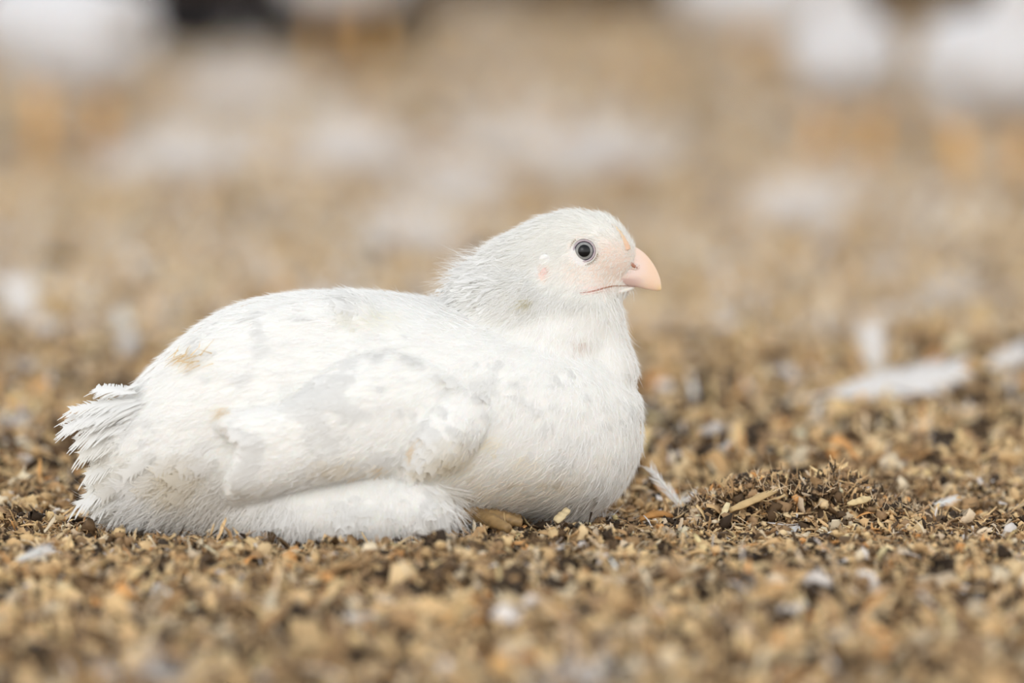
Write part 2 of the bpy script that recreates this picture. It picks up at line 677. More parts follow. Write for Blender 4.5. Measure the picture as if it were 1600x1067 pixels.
CHIPS = chip_templates()
CHIPS_COARSE = chip_templates(4, 3, (4, 3))      # for the blurred distance and the margins
PAL = np.array([1.0, 0.97, 0.90]) * 2.5 * np.array([
    (0.55, 0.42, 0.255), (0.46, 0.34, 0.19), (0.36, 0.255, 0.14), (0.27, 0.185, 0.10),
    (0.18, 0.115, 0.06), (0.10, 0.062, 0.033), (0.04, 0.026, 0.016), (0.29, 0.235, 0.175),
    (0.34, 0.18, 0.07), (0.62, 0.53, 0.40), (0.58, 0.55, 0.55), (0.15, 0.098, 0.055)])
PAL = np.where(PAL.max(1, keepdims=True) < 0.45, PAL * 0.95, PAL)      # dark bits, deepened to paint in the shadowed gaps between chips
PAL = np.where(PAL.max(1, keepdims=True) < 0.26, PAL * 0.48, PAL)
PAL = PAL * np.minimum(1, 0.78 / PAL.max(1, keepdims=True))
PROB_NEAR = np.array([.12, .13, .12, .10, .10, .11, .15, .06, .035, .07, .025, .08])
PROB_FLAT = PROB_NEAR
PROB_FAR = np.array([.12, .11, .09, .07, .05, .03, .02, .22, .00, .11, .22, .02])
PROB_DARK = np.array([.06, .07, .08, .11, .16, .17, .15, .07, .03, .02, .01, .10])


def chips(x, y, z, size, prob, tilt=0.5, kinds=None, jitter=0.12, shapes=None):
    n = len(x)
    prob = prob / prob.sum()
    ci = rng.choice(len(PAL), n, p=prob)
    col = PAL[ci] * (1 + jitter * rng.standard_normal((n, 1)))
    col = np.clip(col, 0.01, 0.88)
    kk = rng.choice(len(CHIPS), n, p=kinds)
    dark = np.isin(ci, (5, 6, 11))
    kk = np.where(dark & (rng.random(n) < 0.3), 22 + rng.integers(0, 8, n), kk)
    az = rng.random(n) * 2 * PI
    ti = rng.standard_normal(n) * tilt
    ro = rng.standard_normal(n) * tilt
    ca, sa = np.cos(az), np.sin(az)
    Xa = np.stack([ca * np.cos(ti), sa * np.cos(ti), np.sin(ti)], 1)
    up = np.stack([-ca * np.sin(ti), -sa * np.sin(ti), np.cos(ti)], 1)
    Ya = np.cross(up, Xa)
    Yr = Ya * np.cos(ro)[:, None] + up * np.sin(ro)[:, None]
    Zr = np.cross(Xa, Yr)
    P = np.stack([x, y, z], 1)
    out = []
    for k, (TV, TF) in enumerate(shapes or CHIPS):
        ix = np.where(kk == k)[0]
        if not len(ix):
            continue
        s = size[ix][:, None, None]
        V = P[ix][:, None] + s * (TV[None, :, 0:1] * Xa[ix][:, None] + TV[None, :, 1:2] * Yr[ix][:, None] + TV[None, :, 2:3] * Zr[ix][:, None])
        F = TF[None] + (np.arange(len(ix)) * len(TV))[:, None, None]
        out.append((V.reshape(-1, 3), F.reshape(-1, 4), np.repeat(col[ix], len(TV), axis=0)))
    return join(out)


KND = np.array([1.0] * 14 + [2.2] * 8 + [0.5] * 8); KND /= KND.sum()
parts = []


def zone(n, y0, y1, half0, half1, s0, s1, prob, zr=0.004, tilt=0.5, hole=0.0, coarse=False):
    y = y0 + (y1 - y0) * rng.random(n)
    hw = half0 + (half1 - half0) * (y - y0) / (y1 - y0)
    x = (rng.random(n) * 2 - 1)
    x = np.sign(x) * (hole + (1 - hole) * np.abs(x)) * hw
    s = s0 + (s1 - s0) * rng.random(n) ** 2.5
    z = floor_z(x, y) + rng.random(n) * zr
    return chips(x, y, z, s, prob, tilt, KND, shapes=CHIPS_COARSE if (coarse or y0 >= 3.5 or s1 < 0.005) else None)


parts.append(zone(24000, 2.00, 2.50, 0.33, 0.33, 0.0022, 0.006, PROB_DARK + PROB_NEAR, 0.004, 0.8, 0.0, True))
parts.append(zone(15000, 2.00, 2.50, 0.33, 0.33, 0.005, 0.019, PROB_NEAR, 0.007, 0.6))
parts.append(zone(70000, 2.48, 2.90, 0.32, 0.32, 0.0012, 0.0045, PROB_DARK + PROB_NEAR, 0.005, 0.6))
parts.append(zone(22000, 2.48, 2.90, 0.32, 0.32, 0.0035, 0.0110, PROB_NEAR, 0.007, 0.5))
parts.append(zone(22000, 2.88, 3.6, 0.33, 0.42, 0.003, 0.008, PROB_DARK + PROB_NEAR, 0.006, 0.8, 0.0, True))
parts.append(zone(15000, 2.88, 3.6, 0.33, 0.42, 0.006, 0.022, PROB_NEAR, 0.009, 0.65))
parts.append(zone(24000, 3.6, 5.4, 0.42, 0.62, 0.007, 0.032, PROB_FAR, 0.010, 0.5))
parts.append(zone(17000, 5.4, 9.3, 0.62, 1.1, 0.012, 0.05, PROB_FAR + 0.35 * PROB_NEAR, 0.012, 0.4))
# the litter goes on to both sides and towards the camera, coarser there
parts.append(zone(20000, 1.5, 3.6, 0.95, 1.1, 0.010, 0.030, PROB_NEAR, 0.008, 0.5, 0.32, True))
parts.append(zone(7000, 1.5, 2.02, 0.40, 0.40, 0.008, 0.022, PROB_NEAR, 0.008, 0.5, 0.0, True))
parts.append(zone(11000, 3.6, 6.5, 1.4, 2.0, 0.014, 0.045, PROB_FAR, 0.012, 0.4, 0.33))
parts.append(zone(8000, 6.5, 9.3, 2.4, 3.2, 0.022, 0.07, PROB_FAR, 0.015, 0.4, 0.36))
V, F, C = join(parts)
shav = link('wood_shavings', make_mesh('wood_shavings', V, F, C, smooth=False), M_CHIP)
del V, F, C, parts
tag(shav, 'loose brown and tan wood shavings and crumbs of poultry litter covering the ground', 'litter', kind='stuff')

# ------------------------------------------------------------------ the heap right of the bird
def heap():
    cx, cy = MOUND.x, MOUND.y
    # profile of the heap along x in photo pixels -> height in pixels
    prof = np.array([(1040, 4), (1080, 14), (1105, 44), (1135, 50), (1175, 66), (1220, 58), (1265, 54), (1310, 66), (1345, 60), (1375, 36), (1410, 26), (1450, 22), (1500, 4)], float)
    n = 9000
    px = 1040 + 460 * rng.random(n)
    hgt = np.interp(px, prof[:, 0], prof[:, 1]) * K * 1.12
    q = rng.standard_normal(n) * 0.36
    q = np.clip(q, -1, 1)
    x = (px - 800) * MOUND.y / FPX
    y = cy + 0.012 + q * 0.026
    base = floor_z(x, y)
    z = base + hgt * np.sqrt(np.clip(1 - q * q, 0, 1)) * (0.55 + 0.45 * rng.random(n))
    s = 0.0018 + 0.0075 * rng.random(n) ** 3
    pr = PROB_DARK * 1.6 + PROB_FLAT * 0.15 + np.array([0, 0, 0, 0, .05, .12, .10, 0, .02, 0, 0, .08])
    A = chips(x, y, z, s, pr, 0.9, KND)
    # core so the heap is solid
    c = []
    for a in np.linspace(1060, 1480, 30):
        h = max(np.interp(a, prof[:, 0], prof[:, 1]) * K * 0.75, 0.001)
        X = (a - 800) * MOUND.y / FPX
        v, f = ellipsoid((X, cy + 0.012, -0.003), (0.010, 0.02, h + 0.002), 10, 6)
        c.append((v, f, (0.12, 0.075, 0.04)))
    # thin fibres sticking out
    m = 260
    pxs = 1060 + 400 * rng.random(m)
    hh = np.interp(pxs, prof[:, 0], prof[:, 1]) * K * 0.9
    P = np.stack([(pxs - 800) * MOUND.y / FPX, cy + 0.005 + 0.015 * rng.standard_normal(m), hh], 1)
    N = np.tile([0, -0.4, 1.0], (m, 1)); N /= np.linalg.norm(N, axis=1)[:, None]
    D = rng.standard_normal((m, 3))
    H = hairs(P, N, D, 0.003 + 0.006 * rng.random(m), 0.0005, 0.5, np.tile([0.55, 0.42, 0.27], (m, 1)) * (0.5 + rng.random((m, 1))), up=0.5)
    V, F, C = join([A, H[:3]] + c)
    V[:, 2] = np.maximum(V[:, 2], -0.02)
    o = link('litter_heap', make_mesh('litter_heap', V, F, C, smooth=False), M_CHIP)
    return tag(o, 'low crumbly dark brown heap of caked litter and shavings right of the resting chicken', 'litter heap')


heap()


# single shavings that stand out ---------------------------------------
def shaving(p0, p1, Y0, Y1, w, col, label, th=0.0007, curl=0.0):
    a, b = at(p0[0], p0[1], Y0), at(p1[0], p1[1], Y1)
    n = 9
    f = np.linspace(0, 1, n)
    A = np.array(a); B = np.array(b)
    P = A + (B - A) * f[:, None]
    P[:, 2] += curl * np.sin(f * PI)
    T = (B - A) / np.linalg.norm(B - A)
    S = np.cross(T, [0, -0.75, 0.65]); S /= np.linalg.norm(S)
    Nn = np.cross(S, T)
    ww = w * (0.65 + 0.35 * np.sin(f * PI) ** 0.5) * (1 + 0.12 * rng.standard_normal(n))
    V = []
    for i in range(n):
        for sx, sz in ((-1, 1), (1, 1), (1, -1), (-1, -1)):
            V.append(P[i] + S * ww[i] * 0.5 * sx + Nn * th * sz * (0.6 + 0.8 * rng.random()))
    F = []
    for i in range(n - 1):
        for k in range(4):
            F.append((4 * i + k, 4 * i + (k + 1) % 4, 4 * i + 4 + (k + 1) % 4, 4 * i + 4 + k))
    F.append((0, 3, 2, 1)); k = 4 * (n - 1); F.append((k, k + 1, k + 2, k + 3))
    V = np.array(V)
    C = np.tile(col, (len(V), 1)) * (1 + 0.1 * rng.standard_normal((len(V), 1)))
    o = link('wood_shaving', make_mesh('wood_shaving', V, np.array(F), C, smooth=False), M_CHIP)
    return tag(o, label, 'wood shaving')


YM = MOUND.y
shaving((1140, 798), (1213, 766), YM - 0.022, YM - 0.012, 0.0032, (0.62, 0.44, 0.22), 'long straight tan sliver of wood leaning diagonally on the front of the dark heap')
shaving((1124, 818), (1138, 786), YM - 0.03, YM - 0.024, 0.0028, (0.72, 0.60, 0.36), 'short pale upright wood chip at the left foot of the dark heap')
shaving((45, 903), (128, 893), 2.515, 2.53, 0.0036, (0.74, 0.60, 0.38), 'long pale yellow flat shaving lying at the left edge in front of the tail', curl=0.002)
shaving((1325, 788), (1360, 778), YM - 0.022, YM - 0.016, 0.003, (0.68, 0.52, 0.28), 'pale tan shaving on the right slope of the dark heap')
shaving((1000, 812), (1050, 806), 2.69, 2.70, 0.0030, (0.50, 0.25, 0.08), 'rusty orange flat shaving between the breast and the dark heap', curl=0.002)
shaving((868, 815), (888, 796), 2.655, 2.66, 0.0040, (0.74, 0.60, 0.36), 'small cream wood chip tilted up in front of the lower breast')
shaving((1415, 735), (1480, 742), 2.93, 2.93, 0.0050, (0.66, 0.52, 0.30), 'blurred pale shaving lying behind the right end of the dark heap')
shaving((150, 880), (210, 862), 2.56, 2.58, 0.0030, (0.46, 0.30, 0.14), 'brown splinter lying diagonally in front of the tail fluff')


# ------------------------------------------------------------------ the resting chicken
YB = 2.70      # mid plane of the body
hen = empty('chicken', at(640, 835, YB))
hen.location.z = 0.0
hen.location.y = YB
tag(hen, 'white young chicken with a grey eye resting on the litter, facing right, in sharp focus', 'chicken')

body_cols = [
    (150, 680, 770, 30, -.035), (172, 640, 800, 75, -.035), (205, 612, 815, 115, -.033), (250, 566, 828, 150, -.03), (300, 522, 834, 175, -.026),
    (360, 486, 836, 195, -.022), (430, 467, 836, 208, -.018), (520, 460, 834, 215, -.014), (600, 463, 828, 218, -.010),
    (680, 474, 818, 216, -.006), (760, 490, 806, 208, -.002), (840, 508, 798, 192, 0), (900, 530, 796, 168, 0),
    (945, 558, 784, 135, 0), (978, 592, 748, 92, 0), (998, 625, 700, 40, 0)]
pb = []
V, F = loft_x(body_cols, YB)
pb.append((V, F, (1, 1, 1)))
pb += chain([(770, 590, YB, 120, 150), (830, 545, YB, 112, 120), (868, 500, YB, 104, 92), (864, 440, YB, 94, 66), (898, 402, YB, 70, 52)])
pb += chain([(800, 510, YB, 110, 110), (772, 478, YB, 72, 74), (810, 434, YB, 66, 60), (870, 400, YB, 64, 52)])
pb += chain([(898, 396, YB, 67, 51), (925, 394, YB, 62, 46), (948, 398, YB, 46, 36), (962, 408, YB, 34, 26)])
pb += chain([(905, 425, YB, 42, 44), (940, 434, YB, 28, 30), (958, 436, YB, 22, 24)])
pb += chain([(940, 446, YB, 20, 26), (962, 449, YB, 15, 19), (980, 450, YB, 7, 10)])
pb += chain([(880, 470, YB, 60, 58), (922, 478, YB, 38, 46), (930, 520, YB, 42, 60), (945, 580, YB, 48, 70)])
# rump swelling above the wing
pb += chain([(345, 575, YB - .045, 60, 70), (430, 548, YB - .042, 68, 80), (540, 520, YB - .035, 62, 80)])
# near thigh and hock tucked against the ground, the far one mirrored
thigh = [(300, 780, YB - .045, 50, 50), (380, 792, YB - .054, 58, 55), (470, 797, YB - .062, 58, 58), (560, 796, YB - .066, 57, 58), (640, 795, YB - .067, 53, 54), (668, 798, YB - .067, 43, 46)]
pb += chain(thigh, 7)
pb += chain([(p, q, 2 * YB - y - 0.02, r, d) for p, q, y, r, d in [(400, 790, YB - .05, 48, 55), (640, 785, YB - .055, 48, 52)]])
V, F, C = join(pb)
BV, BF = remesh(V, F, 0.0016, 12)
bx_, by_ = proj(BV)


def smooth01(a, lo, hi):
    t = np.clip((a - lo) / (hi - lo), 0, 1)
    return t * t * (3 - 2 * t)


def blob(px, py, cx, cy, rx, ry, soft=0.35):
    d = np.sqrt(((px - cx) / rx) ** 2 + ((py - cy) / ry) ** 2)
    return 1 - smooth01(d, 1 - soft, 1 + soft)


def face_amt(px, py):
    """bare pink face"""
    a = blob(px, py, 950, 415, 46, 42, 0.5) * 1.0
    a = np.maximum(a, blob(px, py, 915, 425, 45, 26, 0.5) * 0.75)
    a = np.maximum(a, blob(px, py, 913, 393, 27, 27, 0.25) * 0.75)
    a = np.maximum(a, blob(px, py, 850, 425, 12, 16, 0.5) * 1.0)
    return a


PINK = np.array([0.84, 0.70, 0.61])
fa = face_amt(bx_, by_)
pal = np.array([0.91, 0.90, 0.865])
BC = pal[None] * (1 - fa[:, None]) + PINK[None] * fa[:, None]
red = np.maximum(blob(bx_, by_, 848, 426, 6, 11, 0.6) * 0.7, blob(bx_, by_, 930, 452, 26, 5, 0.6) * 0.5)
BC = BC * (1 - red[:, None]) + np.array([0.84, 0.58, 0.52]) * red[:, None]
lid = blob(bx_, by_, 913, 393, 23, 23, 0.1)
BC = BC * (1 - lid[:, None]) + np.array([0.86, 0.82, 0.79]) * lid[:, None]
body = link('body', make_mesh('body', BV, BF, BC), M_SKIN, hen)
BVH = BVHTree.FromPolygons([tuple(v) for v in BV], [tuple(int(k) for k in t) for t in tri_of(BF)])


def hit(px, py, bvh=None):
    d = ray(px, py).normalized()
    p, nrm, i, dist = (bvh or BVH).ray_cast(Vector((0, 0, CAM_H)), d)
    return p, nrm


# ---- plumage -----------------------------------------------------------
ANCH = np.array([
    # px, py, dx, dy(down), length, halfwidth
    (985, 360, -.5, -.7, 12, 4), (950, 335, -.9, -.2, 14, 5), (890, 330, -1, .1, 16, 5), (830, 350, -.9, .4, 20, 6),
    (790, 375, -.85, .5, 24, 7), (740, 415, -.85, .5, 28, 8), (700, 455, -.95, .35, 36, 11),
    (930, 430, -.8, .5, 12, 4), (880, 440, -.6, .8, 16, 5), (850, 400, -.8, .5, 18, 6), (820, 460, -.65, .75, 26, 8),
    (860, 510, -.35, .95, 30, 9), (960, 480, -.1, 1, 20, 6), (970, 530, .05, 1, 26, 8), (920, 560, -.1, 1, 34, 11),
    (990, 620, -.1, 1, 38, 13), (940, 650, -.2, 1, 42, 14), (960, 730, -.4, .9, 36, 12), (900, 780, -.6, .8, 32, 10),
    (820, 770, -.8, .5, 36, 12), (740, 740, -.8, .5, 38, 13), (860, 640, -.4, .9, 44, 15), (780, 580, -.6, .8, 46, 16),
    (700, 510, -.8, .5, 46, 16), (620, 470, -1, .1, 50, 18), (520, 465, -1, .1, 50, 18), (420, 480, -.95, .3, 50, 18),
    (320, 520, -.85, .5, 50, 18), (250, 560, -.8, .55, 52, 18), (400, 580, -.95, .3, 54, 19), (300, 640, -.9, .4, 54, 18),
    (200, 640, -.9, .35, 56, 16), (170, 720, -.9, .45, 56, 14), (250, 740, -.85, .5, 52, 14), (330, 720, -.8, .5, 48, 14),
    (210, 810, -.7, .6, 40, 10), (300, 830, -.6, .6, 34, 8), (400, 840, -.3, .7, 28, 8), (480, 790, -.2, 1, 32, 11),
    (580, 800, 0, 1, 32, 11), (660, 790, .15, 1, 32, 11), (705, 800, .4, .9, 26, 8)], float)


def field(px, py):
    d2 = (px[:, None] - ANCH[None, :, 0]) ** 2 + (py[:, None] - ANCH[None, :, 1]) ** 2 + 60
    w = 1 / d2 ** 1.6
    w /= w.sum(1)[:, None]
    return w @ ANCH[:, 2:6]


STAINS = [(300, 566, 12, 9, .9, (0.72, 0.50, 0.22)), (310, 560, 30, 18, .12, (0.80, 0.66, 0.42)), (352, 644, 12, 10, .55, (0.74, 0.56, 0.32)),
          (590, 505, 45, 14, .30, (0.80, 0.76, 0.55)), (715, 700, 30, 26, .22, (0.86, 0.74, 0.48)), (770, 690, 18, 14, .38, (0.88, 0.74, 0.44)),
          (825, 720, 22, 14, .32, (0.88, 0.74, 0.44)), (700, 728, 70, 20, .28, (0.84, 0.72, 0.48)), (790, 762, 90, 26, .42, (0.74, 0.62, 0.44)),
          (880, 745, 40, 20, .25, (0.78, 0.66, 0.48)), (545, 722, 34, 14, .30, (0.86, 0.72, 0.48)), (594, 732, 14, 7, .6, (0.80, 0.60, 0.34)),
          (662, 685, 9, 11, .45, (0.88, 0.70, 0.46)), (940, 712, 14, 8, .25, (0.8, 0.66, 0.46)), (280, 750, 42, 30, .45, (0.76, 0.66, 0.46)), (170, 720, 60, 30, .18, (0.82, 0.76, 0.6)),
          (330, 775, 70, 50, .25, (0.72, 0.66, 0.56)), (330, 840, 110, 30, .3, (0.62, 0.55, 0.46)), (205, 812, 6, 5, .7, (0.7, 0.4, 0.2)),
          (824, 472, 8, 5, .7, (0.62, 0.55, 0.30)), (905, 540, 11, 8, .8, (0.62, 0.48, 0.42)), (900, 790, 60, 14, .25, (0.74, 0.66, 0.56)), (160, 770, 30, 30, .25, (0.8, 0.74, 0.56))]


def stain(px, py, base, fine=True):
    C = np.tile(base, (len(px), 1)).astype(float)
    for cx, cy, rx, ry, a, c in STAINS:
        m = blob(px, py, cx, cy, rx, ry, 0.6) * a
        if fine:
            m = m * (0.80 + 0.9 * rng.random(len(px)))
        m = np.clip(m, 0, 1)[:, None]
        C = C * (1 - m) + np.array(c) * m
    return C


FT = [feather_template(14, s, 0.10, 0.24, 0.02) for s in range(6)]
FT_SOFT = [feather_template(14, 20 + s, 0.35, 0.34, 0.15) for s in range(5)]
FT_FINE = [feather_template(24, 40 + s, 0.16, 0.22, 0.05, 4) for s in range(4)]


def dens_body(P, N):
    px, py = proj(P)
    d = np.where(P[:, 1] > YB + 0.01, 0.5, 1.0)
    head = blob(px, py, 915, 400, 88, 72, 0.15)
    d = d * (1 - head)
    d = np.where(P[:, 2] < -0.001, 0, d)
    return d


def body_dirs(P, px, py, jit):
    f = field(px, py)
    D = np.stack([f[:, 0], np.zeros(len(P)), -f[:, 1]], 1)
    D += jit * rng.standard_normal(D.shape)
    return D, f[:, 2] * K, f[:, 3] * K


plum = []
P, N = sample(BV, BF, 6200, dens_body)
px, py = proj(P)
D, L, W = body_dirs(P, px, py, 0.10)
sz = 1 + 0.15 * rng.standard_normal(len(P))
C = stain(px, py, WHITE) * (1 + 0.015 * rng.standard_normal((len(P), 1)))
T_, _ = frame(P, N, D)
P0 = P - T_ * (L * 0.35)[:, None] - N * 0.0006
softz = np.maximum.reduce([blob(px, py, 260, 800, 190, 75, 0.3), blob(px, py, 470, 860, 230, 30, 0.3), blob(px, py, 700, 820, 40, 60, 0.3), blob(px, py, 910, 800, 60, 22, .3)])
is_soft = rng.random(len(P)) < softz
plum.append(place_feathers(P0[~is_soft], N[~is_soft], D[~is_soft], (L * sz)[~is_soft], (W * 1.15)[~is_soft], (L * 5.5)[~is_soft], 0.06 + 0.02 * rng.standard_normal((~is_soft).sum()), C[~is_soft], FT, 0.22, 0.03))
plum.append(place_feathers(P0[is_soft], N[is_soft], D[is_soft], (L * sz * 1.0)[is_soft], (W * 1.2)[is_soft], (L * 4.0)[is_soft], 0.20 + 0.08 * rng.standard_normal(is_soft.sum()), C[is_soft], FT_SOFT, 0.1, 0.12))
# soft barbs over the whole coat
P, N = sample(BV, BF, 60000, dens_body)
px, py = proj(P)
D, L, W = body_dirs(P, px, py, 0.30)
C = stain(px, py, HAIR_W)
soft = np.maximum.reduce([blob(px, py, 260, 815, 190, 60, 0.3), blob(px, py, 480, 850, 240, 25, 0.3), blob(px, py, 706, 800, 26, 50, 0.3), blob(px, py, 905, 800, 50, 20, .3), blob(px, py, 965, 490, 20, 25, .3) * 0.4])
hl = (0.004 + 0.004 * rng.random(len(P))) * (1 + 1.1 * soft)
plum.append(hairs(P + N * 0.0015, N, D, hl, 0.00030, 0.14, C, up=0.15 + 0.27 * soft))
# ruffled tips standing off the nape and along the ridge of the back
P, N = sample(BV, BF, 16000, lambda P, N: (N[:, 2] > 0.25) * (proj(P)[1] < 500) * (proj(P)[0] > 350) * (proj(P)[0] < 860) * np.where(blob(proj(P)[0], proj(P)[1], 725, 420, 60, 55, .2) > 0.3, 0.50, 0.07))
px, py = proj(P)
D, L, W = body_dirs(P, px, py, 0.30)
na = blob(px, py, 725, 420, 60, 55, .3)
plum.append(place_feathers(P, N, D, (22 + 14 * na) * K * (0.7 + 0.6 * rng.random(len(P))), 4 * K, 0.12, 0.20 + 0.42 * na * rng.random(len(P)), np.tile(HAIR_W, (len(P), 1)), FT_SOFT, 0.1, 0.12))
# the small soiled golden tuft on the rump
tp, tn = [], []
for _k in range(34):
    p_, n__ = hit(300 + 13 * rng.standard_normal(), 567 + 6 * rng.standard_normal())
    if p_ is not None:
        tp.append(list(p_)); tn.append(list(n__))
tp, tn = np.array(tp), np.array(tn)
td = np.where(rng.random((len(tp), 1)) < 0.6, np.array([[-0.9, 0, -0.25]]), np.array([[0.5, 0, 0.6]])) + 0.25 * rng.standard_normal(tp.shape)
plum.append(hairs(tp + tn * 0.0035, tn, td, 0.004 + 0.005 * rng.random(len(tp)), 0.00055, 0.15, np.array([[0.74, 0.54, 0.27]]) * (0.7 + 0.5 * rng.random((len(tp), 1))), up=0.12))
V, F, C, NN = join_n(plum)
o = link('plumage', make_mesh('plumage', V, F, C, nor=NN), M_FEATHER, hen)
tag(o, kind='stuff')

# head down: short fine barbs, thin on the face
def dens_head(P, N):
    px, py = proj(P)
    h = np.maximum(blob(px, py, 905, 400, 110, 85, 0.1), blob(px, py, 800, 430, 90, 70, .2))
    f = face_amt(px, py)
    eye = blob(px, py, 912.5, 392, 20, 20, 0.05)
    return h * (1 - 0.5 * f) * (1 - eye)


P, N = sample(BV, BF, 300000, dens_head)
px, py = proj(P)
D, L, W = body_dirs(P, px, py, 0.18)
f_ = face_amt(px, py)
hl = np.clip(L, 0.003, 0.007) * (0.75 + 0.5 * rng.random(len(P))) * (1 - 0.5 * f_)
C = stain(px, py, np.array([0.97, 0.96, 0.925]))
edge = smooth01(py, 470, 330)
A = hairs(P, N, D, hl, 0.00026, 0.14, C, up=0.20 + 0.12 * rng.random(len(P)))
# longer hair-like tips on the nape and crown
P, N = sample(BV, BF, 120000, lambda P, N: (proj(P)[0] > 672) * (proj(P)[0] < 990) * (proj(P)[1] < 480) * np.clip(N[:, 2] * 1.6 - 0.25, 0, 1) * np.where(proj(P)[0] < 800, .5, .05))
px, py = proj(P)
D, L, W = body_dirs(P, px, py, 0.25)
nape = blob(px, py, 725, 425, 62, 50, 0.4)
hl = 0.0035 + 0.0125 * nape * (0.35 + 0.65 * rng.random(len(P))) + 0.0015 * rng.random(len(P))
Bh = hairs(P, N, D, hl, 0.00030, 0.18, np.tile(HAIR_W, (len(P), 1)), up=0.46 + 0.22 * rng.random(len(P)))
V, F, C, NN = join_n([A, Bh])
o = link('head_down', make_mesh('head_down', V, F, C, nor=NN), M_FEATHER, hen)
tag(o, kind='stuff')

# ---- wings -------------------------------------------------------------
def poly_dist(px, py, poly):
    """signed distance inside polygon (positive inside)"""
    poly = np.array(poly, float)
    inside = np.zeros(px.shape, bool)
    dmin = np.full(px.shape, 1e9)
    m = len(poly)
    for i in range(m):
        x0, y0 = poly[i]; x1, y1 = poly[(i + 1) % m]
        c = ((y0 > py) != (y1 > py)) & (px < (x1 - x0) * (py - y0) / (y1 - y0 + 1e-12) + x0)
        inside ^= c
        t = np.clip(((px - x0) * (x1 - x0) + (py - y0) * (y1 - y0)) / ((x1 - x0) ** 2 + (y1 - y0) ** 2), 0, 1)
        d = np.hypot(px - x0 - t * (x1 - x0), py - y0 - t * (y1 - y0))
        dmin = np.minimum(dmin, d)
    return np.where(inside, dmin, -dmin)


def pad(poly, thick, fall, fade, step=5):
    poly = np.array(poly, float)
    xs = np.arange(poly[:, 0].min() - step, poly[:, 0].max() + step * 2, step)
    ys = np.arange(poly[:, 1].min() - step, poly[:, 1].max() + step * 2, step)
    X, Y = np.meshgrid(xs, ys, indexing='ij')
    d = poly_dist(X, Y, poly)
    ok = d > -step * 0.9
    idx = -np.ones(X.shape, int)
    top, bot = [], []
    for i in range(X.shape[0]):
        for j in range(X.shape[1]):
            if not ok[i, j]:
                continue
            p, nn = hit(X[i, j], Y[i, j])
            if p is None:
                ok[i, j] = False
                continue
            q = min(max(d[i, j], 0) / fall, 1)
            h = thick * math.sqrt(max(0, 1 - (1 - q) ** 2)) * fade(X[i, j], Y[i, j])
            idx[i, j] = len(top)
            dv = (Vector((0, -1, 0)) + Vector(nn) * 0.8).normalized()
            top.append(Vector(p) + dv * h)
            bot.append(Vector(p) - dv * 0.004)
    n = len(top)
    V = np.array([list(v) for v in top + bot])
    F = []
    edge = {}
    for i in range(X.shape[0] - 1):
        for j in range(X.shape[1] - 1):
            q = (idx[i, j], idx[i + 1, j], idx[i + 1, j + 1], idx[i, j + 1])
            if min(q) < 0:
                continue
            F.append((q[3], q[2], q[1], q[0]))
            F.append(tuple(k + n for k in q))
            for a, b in zip(q, q[1:] + q[:1]):
                if (b, a) in edge:
                    del edge[(b, a)]
                else:
                    edge[(a, b)] = 1
    for a, b in edge:
        F.append((a, b, b + n, a + n))
    return V, np.array(F)


W1 = [(345, 766), (352, 738), (362, 712), (370, 700), (358, 690), (336, 664), (345, 648), (385, 640), (440, 632), (480, 606), (520, 574), (560, 556), (610, 550),
      (665, 562), (715, 590), (745, 630), (735, 680), (690, 715), (655, 735), (600, 743), (540, 752), (470, 765), (400, 780), (358, 782)]
W2 = [(622, 742), (632, 700), (660, 652), (690, 622), (725, 606), (762, 614), (772, 650), (755, 690), (720, 728), (675, 752), (640, 758)]
wv = []
V1, F1 = pad(W1, 0.0130, 55, lambda x, y: (1 - 0.95 * float(smooth01(x, 500, 730))) * (0.45 + 0.55 * float(smooth01(y, 540, 640))))
V2, F2 = pad(W2, 0.0150, 62, lambda x, y: 1 - 0.95 * float(smooth01(math.hypot(x - 630, y - 745), 60, 200)))
V, F, C = join([(V1, F1, (1, 1, 1)), (V2, F2, (1, 1, 1))])
WV, WF = remesh(V, F, 0.0016, 4)
WBVH = BVHTree.FromPolygons([tuple(v) for v in WV], [tuple(int(k) for k in t) for t in tri_of(WF)])


def wing_dir(px, py):
    dx = np.full(len(px), -0.93); dy = 0.20 + 0.55 * smooth01(px, 350, 780)
    lobe = poly_dist(px, py, W2) > -4
    dx = np.where(lobe, -0.62, dx); dy = np.where(lobe, 0.78, dy)
    low = smooth01(py, 690, 760) * (px < 500)
    dy = dy + low * 0.25
    return dx, dy


